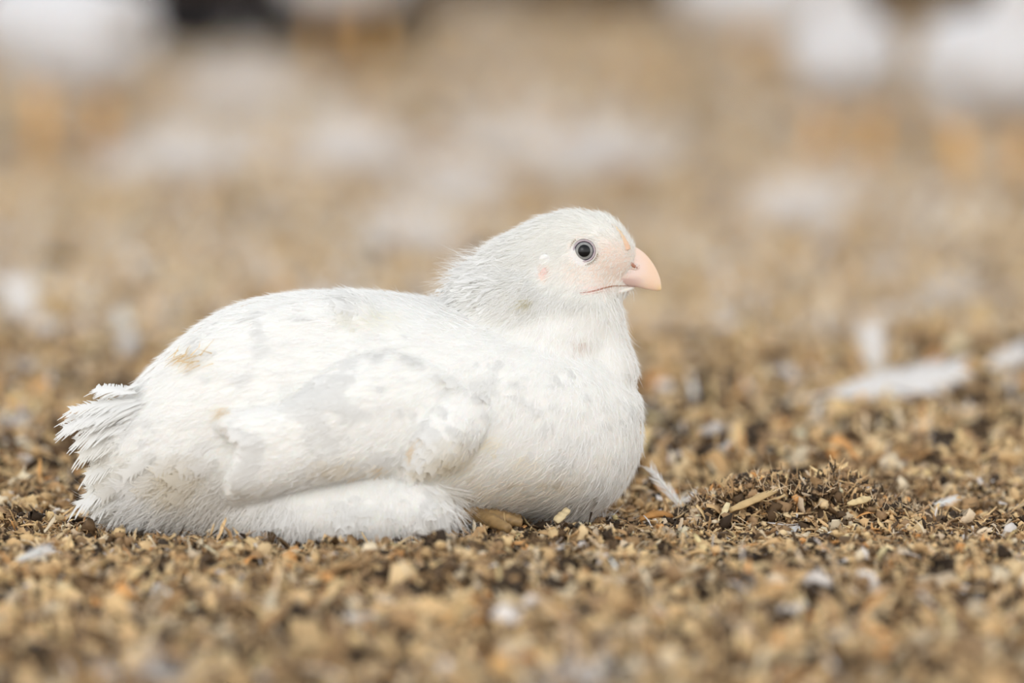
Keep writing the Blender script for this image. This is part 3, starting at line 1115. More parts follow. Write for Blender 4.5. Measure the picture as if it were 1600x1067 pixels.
def build_wing(far=False):
    if far:      # the same folded wing on the hidden side, bedded against that flank
        V = WV.copy()
        V[:, 1] = 2 * (YB - 0.012) - V[:, 1]
        F = WF[:, ::-1].copy() if isinstance(WF, np.ndarray) else [f[::-1] for f in WF]
    else:
        V, F = WV, WF
    root = link('wing', make_mesh('wing', V, F, np.tile(pal, (len(V), 1))), M_SKIN, hen)
    if far:
        cam_side = lambda P, N: np.clip(N[:, 1] * 2 + 0.4, 0, 1) * 0.6
    else:
        cam_side = lambda P, N: np.clip(-N[:, 1] * 2 + 0.4, 0, 1) * (1 - 0.2 * smooth01(proj(P)[0], 600, 740))
    P, N = sample(V, F, 1500, cam_side)
    px, py = proj(P)
    dx, dy = wing_dir(px, py)
    D = np.stack([dx, np.zeros(len(P)), -dy], 1) + 0.07 * rng.standard_normal((len(P), 3))
    T_, _ = frame(P, N, D)
    big = smooth01(px, 800, 420)
    L = (34 + 34 * big) * K * (1 + 0.12 * rng.standard_normal(len(P)))
    Wd = (13 + 5 * big) * K
    # keep tips inside the outline
    tx, tz = px + T_[:, 0] * L / K, py - T_[:, 2] * L / K
    dd = np.maximum(poly_dist(tx, tz, W1), poly_dist(tx, tz, W2))
    k = dd > -7
    C = stain(px, py, WHITE) * (1 + 0.012 * rng.standard_normal((len(P), 1)))
    A = place_feathers((P - T_ * (L * 0.25)[:, None] - N * 0.0005)[k], N[k], D[k], L[k], Wd[k], (L * 4.5)[k], 0.06, C[k], FT_FINE, 0.2, 0.02)
    P, N = sample(V, F, 8000, cam_side)
    px, py = proj(P)
    dx, dy = wing_dir(px, py)
    D = np.stack([dx, np.zeros(len(P)), -dy], 1) + 0.2 * rng.standard_normal((len(P), 3))
    B = hairs(P + N * 0.001, N, D, 0.003 + 0.003 * rng.random(len(P)), 0.0003, 0.12, stain(px, py, HAIR_W), up=0.16)
    Va, Fa, Ca, Na = join_n([A, B])
    o = link('wing_feathers', make_mesh('wing_feathers', Va, Fa, Ca, nor=Na), M_FEATHER, root)
    o.matrix_parent_inverse = Matrix.Identity(4)
    o.location = (0, 0, 0)
    # children of the wing share its frame
    tag(o, kind='stuff')
    return root


build_wing()
build_wing(True)


# ---- single large feathers with their own shaft ------------------------
def quill_feather(name, root_p, tip_p, halfw, normal, seed, parent, mat, bend=0.08, col=WHITE, fray=0.2, gap=0.12, nb=34, side_bend=0.0, quill=True, camber=0.15, angle=0.28):
    T = np.array(tip_p) - np.array(root_p)
    L = np.linalg.norm(T)
    P = np.array([list(root_p)], float)
    N = np.array([list(normal)], float)
    N = N - (N * T).sum() * T / (L * L)
    N /= np.linalg.norm(N)
    tv, tf = feather_template(nb, seed, fray, angle, gap, 4, 0.05)
    tv = tv.copy()
    tv[:, 1] += side_bend * (tv[:, 0] ** 2) * (L / halfw)
    V, F, C, NN = place_feathers(P, N, T[None], L, halfw, bend, bend, np.array([col], float), [(tv, tf)], camber)
    o = link(name, make_mesh(name, V, F, C), mat, parent)
    return o


tails = [  # root, tip (photo), half width px, Y root, Y tip
    ((215, 615), (146, 606), 16, -.055, -.055), ((225, 640), (92, 668), 17, -.06, -.07), ((220, 625), (104, 640), 15, -.05, -.05),
    ((235, 650), (112, 690), 18, -.07, -.075), ((235, 660), (118, 712), 18, -.065, -.08), ((240, 690), (128, 745), 18, -.075, -.085),
    ((245, 700), (132, 768), 18, -.07, -.08), ((240, 720), (112, 792), 17, -.075, -.085), ((250, 730), (140, 803), 16, -.08, -.09),
    ((270, 740), (168, 806), 17, -.075, -.085), ((290, 745), (196, 822), 16, -.08, -.09), ((220, 600), (160, 622), 15, -.04, -.04),
    ((240, 640), (100, 652), 14, -.04, -.035), ((260, 680), (140, 700), 18, -.09, -.09), ((280, 700), (165, 760), 18, -.095, -.098), ((300, 720), (210, 790), 18, -.095, -.1)]
_extra = []
for a_, b_ in zip(tails[:10], tails[1:11]):
    _extra.append((((a_[0][0] + b_[0][0]) / 2 + 14, (a_[0][1] + b_[0][1]) / 2), ((a_[1][0] + b_[1][0]) / 2 + 16, (a_[1][1] + b_[1][1]) / 2 + 3), 17, -.075, -.08))
tails += _extra
for k, (a, b, hw, ya, yb) in enumerate(tails):
    A_, B_ = at(a[0], a[1], YB - 0.064 + 0.1 * (ya + 0.07)), at(b[0], b[1], YB - 0.046 + 0.25 * (yb + 0.07))
    cc = stain(np.array([b[0]]), np.array([b[1]]), WHITE)[0]
    o = quill_feather('tail_feather', A_, B_, hw * 1.55 * K, (0.1, -0.55, 0.85), 100 + k, hen, M_FEATHER, 0.10, cc, 0.30, 0.25, 30, 0.03)

# ---- eye ------------------------------------------------------------------
def mat_eye():
    m, n, l = mat_new('eye')
    out = n.new('ShaderNodeOutputMaterial')
    p = n.new('ShaderNodeBsdfPrincipled')
    a = n.new('ShaderNodeAttribute'); a.attribute_name = 'Col'
    l.new(a.outputs['Color'], p.inputs['Base Color'])
    p.inputs['Roughness'].default_value = 0.35
    p.inputs['Specular IOR Level'].default_value = 0.2
    p.inputs['Coat Weight'].default_value = 0.3
    p.inputs['Coat Roughness'].default_value = 0.02
    l.new(p.outputs[0], out.inputs['Surface'])
    return m


def disc_dome(center, nrm, R, bulge, prof, nr=40, na=48, back=0.004):
    """front dome with concentric colours; prof(r 0..1)->rgb"""
    nrm = np.array(nrm); nrm = nrm / np.linalg.norm(nrm)
    u = np.cross(nrm, [0, 0, 1.0]); u /= np.linalg.norm(u)
    v = np.cross(u, nrm)
    V, C = [], []
    for i in range(nr + 1):
        r = 1.25 * i / nr
        h = bulge * (1 - r * r)
        for j in range(na):
            a = 2 * PI * j / na
            V.append(center + u * math.cos(a) * r * R + v * math.sin(a) * r * R + nrm * h)
            C.append(prof(r, a))
    F = []
    for i in range(nr):
        for j in range(na):
            j2 = (j + 1) % na
            F.append((i * na + j, i * na + j2, (i + 1) * na + j2, (i + 1) * na + j))
    return np.array(V), np.array(F), np.array(C)


er = np.random.default_rng(5)
streak = er.random(48)


def iris(r, a):
    g = streak[int(a / (2 * PI) * 48 + 0.5) % 48]
    if r < 0.65:
        return (0.004, 0.004, 0.005)
    if r < 0.88:
        b = 0.25 + 0.05 * g + 0.05 * (r - 0.6)
        return (b, b * 1.0, b * 0.97)
    if r < 1.05:
        return (0.035, 0.028, 0.045)
    return (0.35, 0.27, 0.28)


pe, ne = hit(912.5, 392)
ne = (Vector((0, -1, 0.07)) * 0.75 + Vector(ne) * 0.25).normalized()
Re = 15.2 * K
for side in (1, -1):
    c = np.array(pe); nn = np.array(ne)
    if side < 0:
        c = c.copy(); c[1] = 2 * YB - c[1]; nn = nn * np.array([1, -1, 1])
    ctr = c + nn * 0.0002
    V, F, C = disc_dome(ctr, nn, Re, 0.0019, iris)
    o = link('eye', make_mesh('eye', V, F, C), mat_eye(), hen)
    # lid rim, a soft ring of skin with tiny beads
    u = np.cross(nn, [0, 0, 1.0]); u /= np.linalg.norm(u); v = np.cross(u, nn)
    ang = np.linspace(0, 2 * PI, 49)
    pts = [ctr + (u * math.cos(q) + v * math.sin(q)) * Re * 1.08 + nn * (-0.0001) for q in ang]
    Vt, Ft = tube(pts, [0.00048 + 0.00006 * math.sin(11 * q) for q in ang], 8, cap=False)
    ring = [(Vt, Ft, (0.50, 0.42, 0.45))]
    pts = [ctr + (u * math.cos(q) + v * math.sin(q)) * Re * 1.30 - nn * 0.0004 for q in ang]
    Vt, Ft = tube(pts, [0.0004] * 49, 8, cap=False)
    ring.append((Vt, Ft, (0.80, 0.74, 0.68)))
    for q in np.linspace(-2.9, 0.9, 26):
        pc = ctr + (u * math.cos(q) + v * math.sin(q)) * Re * 1.46 - nn * 0.0001
        Vb, Fb = ellipsoid(pc, (0.00035, 0.0005, 0.00035), 8, 5)
        ring.append((Vb, Fb, (0.45, 0.40, 0.30)))
    V, F, C = join(ring)
    link('eyelid', make_mesh('eyelid', V, F, C), M_SKIN, hen)

# ---- beak -------------------------------------------------------------------
up_cols = [(936, 434, 441, 22), (950, 422, 443, 27), (966, 396, 444.5, 26), (980, 385, 446.5, 22.5), (990, 385, 448, 19), (1001, 391, 450, 15.5), (1012, 401, 452.5, 12),
           (1021, 413, 454, 9), (1027.5, 425, 454.3, 6.2), (1031.5, 436, 454, 3.8), (1033, 444, 452.5, 2.0), (1033.6, 449, 451, .6)]
V, F = loft_x(up_cols, YB, 2.3, 40, 5, topnarrow=0.55)
qx, qy = proj(V)
base = np.array([0.86, 0.69, 0.60])
tipc = np.array([0.86, 0.63, 0.46])
t = smooth01(qx, 985, 1025)[:, None]
C = base * (1 - t) + tipc * t
pinkish = (blob(qx, qy, 985, 418, 22, 16, .6) * 0.6)[:, None]
C = C * (1 - pinkish) + np.array([0.86, 0.68, 0.63]) * pinkish
lowb = (smooth01(qy, 432, 437) * (1 - smooth01(qx, 988, 1012)))[:, None] * 0.8
C = C * (1 - lowb) + np.array([0.66, 0.46, 0.42]) * lowb
brown = (blob(qx, qy, 981, 398, 7, 16, .6) * 0.35)[:, None]
C = C * (1 - brown) + np.array([0.70, 0.40, 0.22]) * brown
tipy = (smooth01(qx, 1022, 1033) * smooth01(qy, 440, 452))[:, None] * .7
C = C * (1 - tipy) + np.array([0.85, 0.62, 0.30]) * tipy
UBV, UBF = V, F
ub = link('upper_beak', make_mesh('upper_beak', V, F, C), M_BEAK, hen)
lo_cols = [(912, 455, 462, 12), (930, 451, 463, 17), (950, 449, 464, 19), (968, 447.5, 461, 16.5), (982, 447, 456, 11), (989, 447, 453, 6), (992, 448, 452, 1)]
V, F = loft_x(lo_cols, YB, 2.2, 28, 4)
LBV, LBF = V, F
link('lower_beak', make_mesh('lower_beak', V, F, np.tile([0.88, 0.81, 0.75], (len(V), 1))), M_BEAK, hen)
# nostrils
for sg in (-1, 1):
    pts = [at(a, b, YB + sg * w * K) for a, b, w in [(984, 409, 15.5), (987, 413, 15.6), (992, 417, 14.8), (996, 419, 13.6)]]
    V, F = tube(pts, [0.0005, 0.0009, 0.0008, 0.0003], 8)
    link('nostril', make_mesh('nostril', V, F, np.tile([0.42, 0.20, 0.13], (len(V), 1))), M_BEAK, hen)
    pts = [at(a, b, YB + sg * w * K) for a, b, w in [(982, 414, 15.0), (986, 418, 15.4), (992, 420.5, 14.6), (998, 419, 12.5), (999, 414, 11.4)]]
    V, F = tube(pts, [0.0002, 0.0005, 0.0005, 0.0004, 0.0002], 8)
    link('nostril_flap', make_mesh('nostril_flap', V, F, np.tile([0.87, 0.64, 0.54], (len(V), 1))), M_BEAK, hen)


HV, HF, _c = join([(BV, BF, (1, 1, 1)), (UBV, UBF, (1, 1, 1)), (LBV, LBF, (1, 1, 1))])
HBVH = BVHTree.FromPolygons([tuple(v) for v in HV], [tuple(int(k) for k in t) for t in tri_of(HF)])


def on_head(pts, off, sub=4):
    out = []
    for (a, b), (c, d) in zip(pts[:-1], pts[1:]):
        for k in range(sub):
            f = k / sub
            p, n_ = hit(a + (c - a) * f, b + (d - b) * f, HBVH)
            if p is not None:
                out.append(Vector(p) + Vector(n_) * off)
    p, n_ = hit(*pts[-1], HBVH)
    if p is not None:
        out.append(Vector(p) + Vector(n_) * off)
    for _ in range(2):
        out = [out[0]] + [(out[k - 1] + out[k] * 2 + out[k + 1]) / 4 for k in range(1, len(out) - 1)] + [out[-1]]
    return out


def mirror_pts(pts):
    return [Vector((p.x, 2 * YB - p.y, p.z)) for p in pts]


def face_line(name, pts, rad, colour, off=0.0, c2=None):
    P_ = on_head(pts, off)
    for q in (P_, mirror_pts(P_)):
        n_ = len(q)
        rr = rad * np.sin(np.linspace(0.15, PI - 0.25, n_)) ** 0.5
        V, F = tube(q, rr, 8)
        t = np.linspace(0, 1, n_)
        C = np.tile(np.array(colour, float), (len(V), 1))
        if c2 is not None:
            f = smooth01(proj(V)[0], 925, 962)[:, None]
            C = C * (1 - f) + np.array(c2) * f
        link(name, make_mesh(name, V, F, C), M_SKIN, hen)


face_line('mouth_line', [(905, 458), (913, 457), (924, 455.5), (935, 452.5), (946, 449.5), (956, 447), (968, 446.5), (980, 446.5), (989, 448)], 0.00038, (0.58, 0.30, 0.24), 0.0, (0.40, 0.22, 0.13))
face_line('lower_lip', [(906, 460), (914, 460), (926, 458), (938, 455), (950, 451.5)], 0.00055, (0.88, 0.72, 0.65), 0.0)
# small comb starting over the beak
cp = [(956, 350), (963, 357), (969, 364), (975, 374), (979, 383), (981, 390)]
pts = on_head(cp, 0.0000)
V, F = tube(pts, np.linspace(0.0004, 0.0015, len(pts)), 10)
V = V + rng.standard_normal(V.shape) * 0.00016
tc_ = smooth01(proj(V)[0], 958, 984)[:, None]
C = np.array([0.88, 0.70, 0.50]) * (1 - tc_) + np.array([0.84, 0.56, 0.40]) * tc_
comb = link('comb', make_mesh('comb', V, F, C), M_SKIN, hen)
# ear patch
p, n_ = hit(851, 408)
V, F = ellipsoid(Vector(p), (0.0032, 0.0007, 0.0034), 14, 9)
link('ear_lobe', make_mesh('ear_lobe', V, F, np.tile((0.93, 0.90, 0.88), (len(V), 1))), M_SKIN, hen)
p, n_ = hit(850, 427)
V, F = ellipsoid(Vector(p), (0.0016, 0.0005, 0.0026), 14, 9)
link('ear_opening', make_mesh('ear_opening', V, F, np.tile((0.86, 0.62, 0.57), (len(V), 1))), M_SKIN, hen)

# ---- leg and toes showing under the belly ---------------------------------
LEGC = (0.33, 0.21, 0.09)


def scaly(pts, r, name, parent, n=26):
    P = np.array([list(p) for p in pts], float)
    t = np.linspace(0, len(P) - 1, n)
    Q = np.stack([np.interp(t, np.arange(len(P)), P[:, k]) for k in range(3)], 1)
    rr = np.interp(t, np.arange(len(P)), r) * (1 + 0.10 * np.cos(np.arange(n) * PI))
    V, F = tube(Q, rr, 12)
    C = np.tile(LEGC, (len(V), 1)) * (1 + 0.15 * rng.standard_normal((len(V), 1)))
    return link(name, make_mesh(name, V, F, C), M_LEG, parent)


for yo, nm in ((0.0, 'near'), (0.085, 'far')):
    sh = scaly([at(560, 830, 2.640 + yo), at(640, 822, 2.645 + yo), at(720, 806, 2.650 + yo), at(748, 806, 2.652 + yo)], [0.005, 0.0045, 0.0042, 0.0042], 'shank', hen)
    if yo:
        sh.location.z += 0.006
    for q in ((815, 817, 2.645), (812, 809, 2.670), (795, 826, 2.625)):
        tt = scaly([at(742, 807, 2.652 + yo), at((742 + q[0]) / 2, (805 + q[1]) / 2 - 2, (2.652 + q[2]) / 2 + yo), at(q[0], q[1], q[2] + yo)], [0.0038, 0.0034, 0.002], 'toe', hen, 18)
        if yo:
            tt.location.z += 0.006


# ------------------------------------------------------------------ loose feathers and down on the litter
def loose_feather(px, py, Lpx, Wpx, ang, label, zoff=0.004, normal=(0, -0.3, 1), lift=0.0, seed=0, side=0.0, fray=0.3, bend=0.1, white=0.86, depth=0.0):
    """root at the photo spot on the ground, pointing at ang degrees in the ground/picture plane"""
    g = ground_at(px, py)
    s = g.y / FPX
    a = math.radians(ang)
    L = Lpx * s
    root = Vector((g.x, g.y, float(floor_z(g.x, g.y)) + zoff))
    tip = root + Vector((math.cos(a) * L, depth * L, math.sin(a) * L * 1.0 + lift * L))
    o = empty('loose_feather', root)
    tag(o, label, 'feather', 'loose white feathers on the litter')
    v = quill_feather('vane', root, tip, Wpx * s, normal, 300 + seed, o, M_LOOSE, bend, np.array([white, white * 0.99, white * 0.985]), fray, 0.15, 30, side)
    T = tip - root
    N = Vector(normal); N = (N - T * (N.dot(T) / T.length_squared)).normalized()
    B = N.cross(T.normalized())
    pts = [root + T * f + N * (bend * (f - f * f)) * L + B * (-0 + side * f * f * L) for f in (-0.12, 0.1, 0.3, 0.5, 0.7, 0.9)]
    V, F = tube(pts, [0.0008 * max(1, Lpx / 160), 0.0008, 0.0007, 0.0005, 0.0004, 0.0002], 6)
    q = link('quill', make_mesh('quill', V, F, np.tile((0.86, 0.84, 0.80), (len(V), 1))), M_BEAK, o)
    return o


LF = [
    # px, py, length, halfwidth, angle, label, kwargs
    (1072, 801, 96, 10, 129, 'small crisp feather with a bare quill standing between the breast and the dark heap', dict(normal=(0.2, -1, 0.2), bend=0.02, fray=0.6, white=0.95)),
    (1052, 796, 46, 9, 32, 'tiny curled white feather lying at the foot of the crisp upright feather', dict(normal=(0, -1, 0.5), fray=0.6, white=0.9)),
    (50, 512, 96, 34, 112, 'bright white feather standing upright and blurred at the left edge behind the tail', dict(normal=(0.1, -1, 0.3), bend=0.05)),
    (1282, 650, 240, 36, 7, 'long curved blurred white feather lying on the litter right of the breast', dict(normal=(0, -0.8, 0.6), side=0.10, bend=0.12, zoff=0.013)),
    (1372, 606, 92, 26, 98, 'blurred upright feather rising behind the long curved feather at the right', dict(normal=(0, -1, 0.2), bend=0.04)),
    (1530, 592, 92, 20, 28, 'blurred white feather slanting up at the right edge beyond the long curved feather', dict(normal=(0, -1, 0.3), bend=0.04)),
    (1170, 604, 76, 17, 12, 'blurred pale feather lying left of the long curved feather', dict(normal=(0, -1, 0.5))),
    (1015, 634, 110, 12, 3, 'thin blurred feather lying flat just behind the bird breast', dict(normal=(0, -1, 0.6))),
    (1080, 720, 70, 12, 20, 'blurred greyish feather behind the left end of the dark heap', dict(normal=(0, -1, 0.4), white=0.7)),
    (1190, 826, 66, 9, 8, 'frayed white feather lying flat in front of the dark heap', dict(normal=(0, -0.7, 0.7), fray=0.6)),
    (12, 893, 78, 11, 22, 'matted grey white feather lying at the left edge in front of the tail', dict(normal=(0, -0.8, 0.6), fray=0.6, white=0.72)),
    (0, 940, 28, 13, 5, 'blurred white feather cut by the left edge in the foreground', dict(normal=(0, -1, 0.5))),
    (185, 560, 50, 18, 60, 'blurred small lilac white feather just behind the rump', dict(normal=(0, -1, 0.3), white=0.74)),
    (0, 600, 60, 22, 20, 'dim blurred feather at the left edge behind the tail tip', dict(normal=(0, -1, 0.3), white=0.7)),
    (1440, 800, 60, 7, 18, 'small frayed feather at the right end of the dark heap', dict(normal=(0, -0.9, 0.6), fray=0.6)),
]
for k, (a, b, L_, W_, an, lab, kw) in enumerate(LF):
    loose_feather(a, b, L_, W_, an, lab, seed=k, **kw)


def down_clump(px, py, rx, ry, label, n=900, white=0.86, hair=0.012, flat=0.6):
    g = ground_at(px, py + ry * 0.8)
    s = g.y / FPX
    c = np.array([g.x, g.y, float(floor_z(g.x, g.y)) + ry * s * 0.55])
    P = rng.standard_normal((n, 3))
    P /= np.linalg.norm(P, axis=1)[:, None]
    N = P.copy()
    P = c + P * np.array([rx * s, rx * s * 0.7, ry * s]) * (0.35 + 0.5 * rng.random((n, 1)))
    D = rng.standard_normal((n, 3))
    col = np.array([white, white * 0.965, white * 0.94])
    ln = hair * (0.5 + rng.random(n)) * max(0.35, min(3, rx * s / 0.012))
    H = hairs(P, N, D, ln, ln * 0.09, 0.5, np.tile(col, (n, 1)), up=0.35)
    tv = []
    m = 14
    q = rng.random(m) * 2 * PI
    Pf = c + np.stack([np.cos(q) * rx * s * 0.25, np.sin(q) * rx * s * 0.2, rng.random(m) * ry * s * 0.5], 1)
    Df = np.stack([np.cos(q), np.sin(q) * 0.5, 0.15 * rng.standard_normal(m)], 1)
    Nf = np.tile([0, -0.5, 0.85], (m, 1))
    Ff = place_feathers(Pf, Nf, Df, rx * s * 0.8, ry * s * 0.5, 0.25, 0.3, np.tile(col, (m, 1)), FT_SOFT, 0.1, 0.2)
    V, F, C, NN = join_n([H, Ff])
    o = link('down_clump', make_mesh('down_clump', V, F, C), M_LOOSE)
    return tag(o, label, 'down', 'clumps of white down on the litter')


DC = [
    (290, 262, 120, 34, 'wide blurred pale clump of down behind and above the rump, left of centre'),
    (545, 262, 70, 34, 'blurred pale clump of down above the middle of the back, second from the left'),
    (715, 300, 46, 24, 'small blurred lilac white clump of down above and left of the nape'),
    (645, 380, 55, 22, 'blurred white clump of down just above the back, left of the neck'),
    (950, 262, 80, 34, 'blurred pale clump of down directly above the head'),
    (380, 160, 60, 26, 'dim blurred clump of down far behind, right of the large left bird'),
    (800, 250, 60, 18, 'faint blurred clump of down between the nape clump and the one above the head'),
    (1240, 345, 60, 20, 'faint blurred clump of down right of the head near the yellow legs'),
    (30, 790 - 120, 30, 14, 'small blurred tuft of down left of the tail tip'),
    (1465, 716, 20, 9, 'small rounded bright tuft of down behind the right end of the heap'),
    (1515, 702, 15, 8, 'small faint tuft of down near the right edge behind the heap'),
    (1150, 470, 30, 14, 'faint blurred tuft of down right of the beak'),
    (1490, 470, 36, 20, 'blurred lilac tuft of down right of centre in the middle distance'),
    (1180, 935, 14, 8, 'small blurred white tuft in the right foreground'),
    (1310, 895, 16, 8, 'small blurred lilac tuft in front of the dark heap'),
    (1530, 950, 18, 12, 'blurred lilac white tuft in the right foreground near the corner'),
    (900, 1064, 44, 8, 'blurred white tuft at the bottom edge right of the middle'),
    (235, 1064, 44, 8, 'blurred white tuft at the bottom edge left of the middle'),
    (1315, 1005, 20, 12, 'blurred grey tuft low in the right foreground'),
    (935, 806, 26, 8, 'wispy tuft of down caught on the litter under the breast'),
]
for a, b, rx, ry, lab in DC:
    down_clump(a, b, rx, ry, lab, n=700 if rx > 40 else 300, white=0.90 if rx > 40 and b < 600 else 0.8)


# ------------------------------------------------------------------ standing birds far behind
def bird_parts(scale=1.0):
    """standing white chicken about 0.27 m tall, facing +x, origin on the ground between the feet"""
    def E(x, z, rx, ry, rz, y=0):
        return ellipsoid((x, y, z - 0.03), (rx, ry, rz))
    ps = []
    for f in np.linspace(0, 1, 6):
        ps.append(E(-0.055 + 0.11 * f, 0.150 + 0.012 * f, 0.062, 0.055 + 0.006 * math.sin(PI * f), 0.054))
    for f in np.linspace(0, 1, 6):
        ps.append(E(0.060 + 0.030 * f, 0.165 + 0.085 * f, 0.045 - 0.024 * f, 0.045 - 0.024 * f, 0.050 - 0.026 * f))
    ps.append(E(0.100, 0.262, 0.024, 0.017, 0.021))
    for f in np.linspace(0, 1, 5):
        ps.append(E(-0.085 - 0.055 * f, 0.160 + 0.022 * f, 0.035 - 0.012 * f, 0.032 - 0.012 * f, 0.030 - 0.014 * f))
    for sy in (-1, 1):
        for f in np.linspace(0, 1, 5):
            ps.append(E(-0.005, 0.130 - 0.022 * f, 0.032 - 0.017 * f, 0.024 - 0.012 * f, 0.03 - 0.012 * f, sy * 0.030))
    V, F, C = join([(v, f, (1, 1, 1)) for v, f in ps])
    BV_, BF_ = remesh(V, F, 0.0045, 4)
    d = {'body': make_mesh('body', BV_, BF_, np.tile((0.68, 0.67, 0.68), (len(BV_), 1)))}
    V, F = tube([(0.116, 0, 0.232), (0.126, 0, 0.230), (0.136, 0, 0.224), (0.139, 0, 0.220)], [(0.008, 0.008), (0.006, 0.007), (0.003, 0.004), (0.0008, 0.001)], 10)
    d['beak'] = make_mesh('beak', V, F, np.tile((0.80, 0.55, 0.32), (len(V), 1)))
    q = []
    for sy in (-1, 1):
        v, f = ellipsoid((0.106, sy * 0.0155, 0.236), (0.004, 0.002, 0.004), 10, 6)
        q.append(make_mesh('eye', v, f, np.tile((0.02, 0.02, 0.02), (len(v), 1))))
    d['eye'] = q
    wg = []
    for sy in (-1, 1):
        w = []
        for f in np.linspace(0, 1, 7):
            w.append((*ellipsoid((0.045 - 0.115 * f, sy * (0.054 - 0.006 * f), 0.135 - 0.012 * f), (0.035 - 0.012 * f, 0.012, 0.032 - 0.016 * f), 14, 8), (1, 1, 1)))
        v, f, c = join(w)
        v, f = remesh(v, f, 0.004, 2)
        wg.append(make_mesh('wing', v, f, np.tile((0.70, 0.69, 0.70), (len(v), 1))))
    d['wing'] = wg
    sh, to = [], []
    for sy in (-1, 1):
        y = sy * 0.032
        v, f = tube([(-0.010, y, 0.07), (-0.012, y, 0.04), (-0.004, y, 0.010)], [0.0095, 0.0080, 0.0085], 10)
        sh.append(make_mesh('shank', v, f, np.tile((0.85, 0.50, 0.17), (len(v), 1))))
        tt = []
        for dx, dy in ((0.042, 0), (0.034, 0.024), (0.034, -0.024), (-0.022, 0.0)):
            v, f = tube([(-0.004, y, 0.010), (-0.004 + dx * 0.6, y + dy * 0.6, 0.008), (-0.004 + dx, y + dy, 0.003)], [0.006, 0.005, 0.0025], 8)
            tt.append(make_mesh('toe', v, f, np.tile((0.85, 0.50, 0.17), (len(v), 1))))
        to.append(tt)
    d['shank'] = sh
    d['toe'] = to
    return d


BP = bird_parts()


def standing_bird(px, py, Y, rz, label, s=1.0, group='standing birds in the blurred distance'):
    g = ground_at(px, py)
    r = empty('chicken', (g.x, g.y, 0.0))
    tag(r, label, 'chicken', group)
    def kid(nm, me, mat, par=None):
        o = bpy.data.objects.new(nm, me)
        if not me.materials:
            me.materials.append(mat)
        COL.objects.link(o)
        o.parent = par or r
        return o
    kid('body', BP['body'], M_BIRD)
    kid('beak', BP['beak'], M_BEAK)
    for m in BP['eye']:
        kid('eye', m, M_BEAK)
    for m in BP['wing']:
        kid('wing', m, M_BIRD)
    for m, tt in zip(BP['shank'], BP['toe']):
        sh = kid('shank', m, M_LEG)
        for q in tt:
            kid('toe', q, M_LEG, sh)
    r.rotation_euler.z = math.radians(rz)
    r.scale = (s, s, s)
    return r


standing_bird(105, 248, 0, 122, 'large blurred white bird standing at the top left corner', 1.0)
standing_bird(1322, 252, 0, 262, 'blurred white bird on yellow legs at the top right, left one of the pair', 0.8)
standing_bird(1552, 300, 0, 285, 'blurred white bird near the right edge, right one of the pair', 0.9)
standing_bird(1165, 112, 0, 170, 'distant blurred cream bird at the top edge between the middle and the right pair', 0.8)
standing_bird(550, 106, 0, 62, 'far blurred bird at the top edge in front of the low black form', 1.1)


# ------------------------------------------------------------------ far end: low black filler and kickboard
def simple_mat(name, c1, c2, scale, rough=0.8, stretch=(1, 1, 1)):
    m, n, l = mat_new(name)
    out = n.new('ShaderNodeOutputMaterial')
    p = n.new('ShaderNodeBsdfPrincipled'); p.inputs['Roughness'].default_value = rough
    p.inputs['Specular IOR Level'].default_value = 0.2
    tc = n.new('ShaderNodeTexCoord'); mp = n.new('ShaderNodeMapping'); mp.inputs['Scale'].default_value = stretch
    ns = n.new('ShaderNodeTexNoise'); ns.inputs['Scale'].default_value = scale; ns.inputs['Detail'].default_value = 5
    r = n.new('ShaderNodeValToRGB')
    r.color_ramp.elements[0].position = 0.35; r.color_ramp.elements[0].color = (*c1, 1)
    r.color_ramp.elements[1].position = 0.7; r.color_ramp.elements[1].color = (*c2, 1)
    l.new(tc.outputs['Object'], mp.inputs[0]); l.new(mp.outputs[0], ns.inputs['Vector'])
    l.new(ns.outputs['Fac'], r.inputs[0]); l.new(r.outputs[0], p.inputs['Base Color'])
    l.new(p.outputs[0], out.inputs['Surface'])
    return m


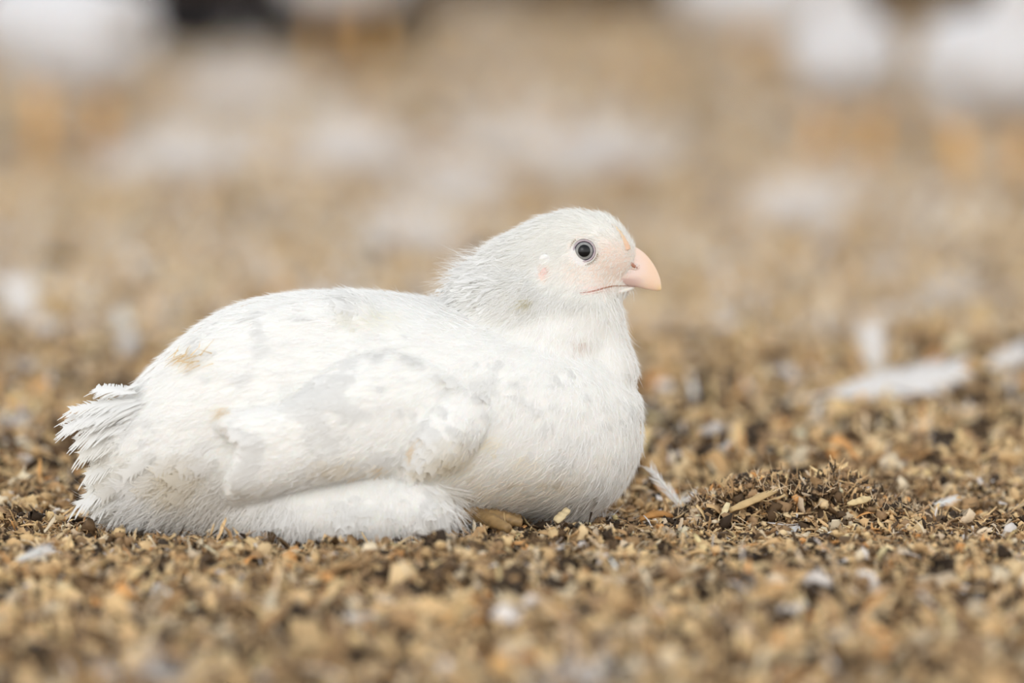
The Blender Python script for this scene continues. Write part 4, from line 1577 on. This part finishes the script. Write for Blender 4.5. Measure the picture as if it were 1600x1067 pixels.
def box(x0, x1, y0, y1, z0, z1):
    V = np.array([(x, y, z) for x in (x0, x1) for y in (y0, y1) for z in (z0, z1)], float)
    F = np.array([(0, 1, 3, 2), (4, 6, 7, 5), (0, 4, 5, 1), (2, 3, 7, 6), (0, 2, 6, 4), (1, 5, 7, 3)])
    return V, F


def form():  # guessed body, added and sized to fill the dark area at the far end
    a = ground_at(190, 100); b = ground_at(650, 80)
    y = a.y
    x0, x1 = a.x, b.x
    # open U section along x with end plates
    sec = [(-.07, 0.0), (-.10, .10), (-.095, .104), (-.062, .012), (.062, .012), (.095, .104), (.10, .10), (.07, 0)]
    V, F = [], []
    xs = np.linspace(x0, x1, 12)
    for x in xs:
        for (dy, z) in sec:
            V.append((x, y + 0.1 + dy, z))
    n = len(sec)
    for i in range(len(xs) - 1):
        for k in range(n):
            F.append((i * n + k, i * n + (k + 1) % n, (i + 1) * n + (k + 1) % n, (i + 1) * n + k))
    V = np.array(V); F = np.array(F)
    ps = [(V, F, (1, 1, 1))]
    r = empty('dark_form', (0.5 * (x0 + x1), y + 0.1, 0))
    tag(r, 'guessed long low black form at the far end of the litter, left of the middle', 'form')
    mt = simple_mat('form_black', (0.004, 0.003, 0.004), (0.010, 0.008, 0.009), 20, 0.6)
    link('form_channel', make_mesh('form_channel', V, F, smooth=False), mt, r)
    for x in (x0, x1):
        Vb, Fb = box(x - 0.006, x + 0.006, y, y + 0.2, 0, 0.108)
        link('form_end_plate', make_mesh('form_end_plate', Vb, Fb, smooth=False), mt, r)


form()
g = ground_at(800, 20)
V, F = box(-4.5, 4.5, g.y, g.y + 0.04, -0.03, 0.32)
wb = link('wall_back', make_mesh('wall_back', V, F, smooth=False), simple_mat('dark_timber', (0.022, 0.010, 0.004), (0.075, 0.034, 0.012), 6, 0.8, (0.4, 1, 8)))
tag(wb, kind='structure')

# release the large working arrays before the picture is made
import gc
for _n in ('GV', 'GF', 'GX', 'GY', 'plum', 'V', 'F', 'C', 'NN', 'A', 'Bh', 'P', 'N', 'D', 'T_', 'P0', 'BVH', 'WBVH', 'HBVH', 'HV', 'HF', 'i_', 'j_', 'px', 'py', 'L', 'W', 'hl', 'pb'):
    globals().pop(_n, None)
gc.collect()
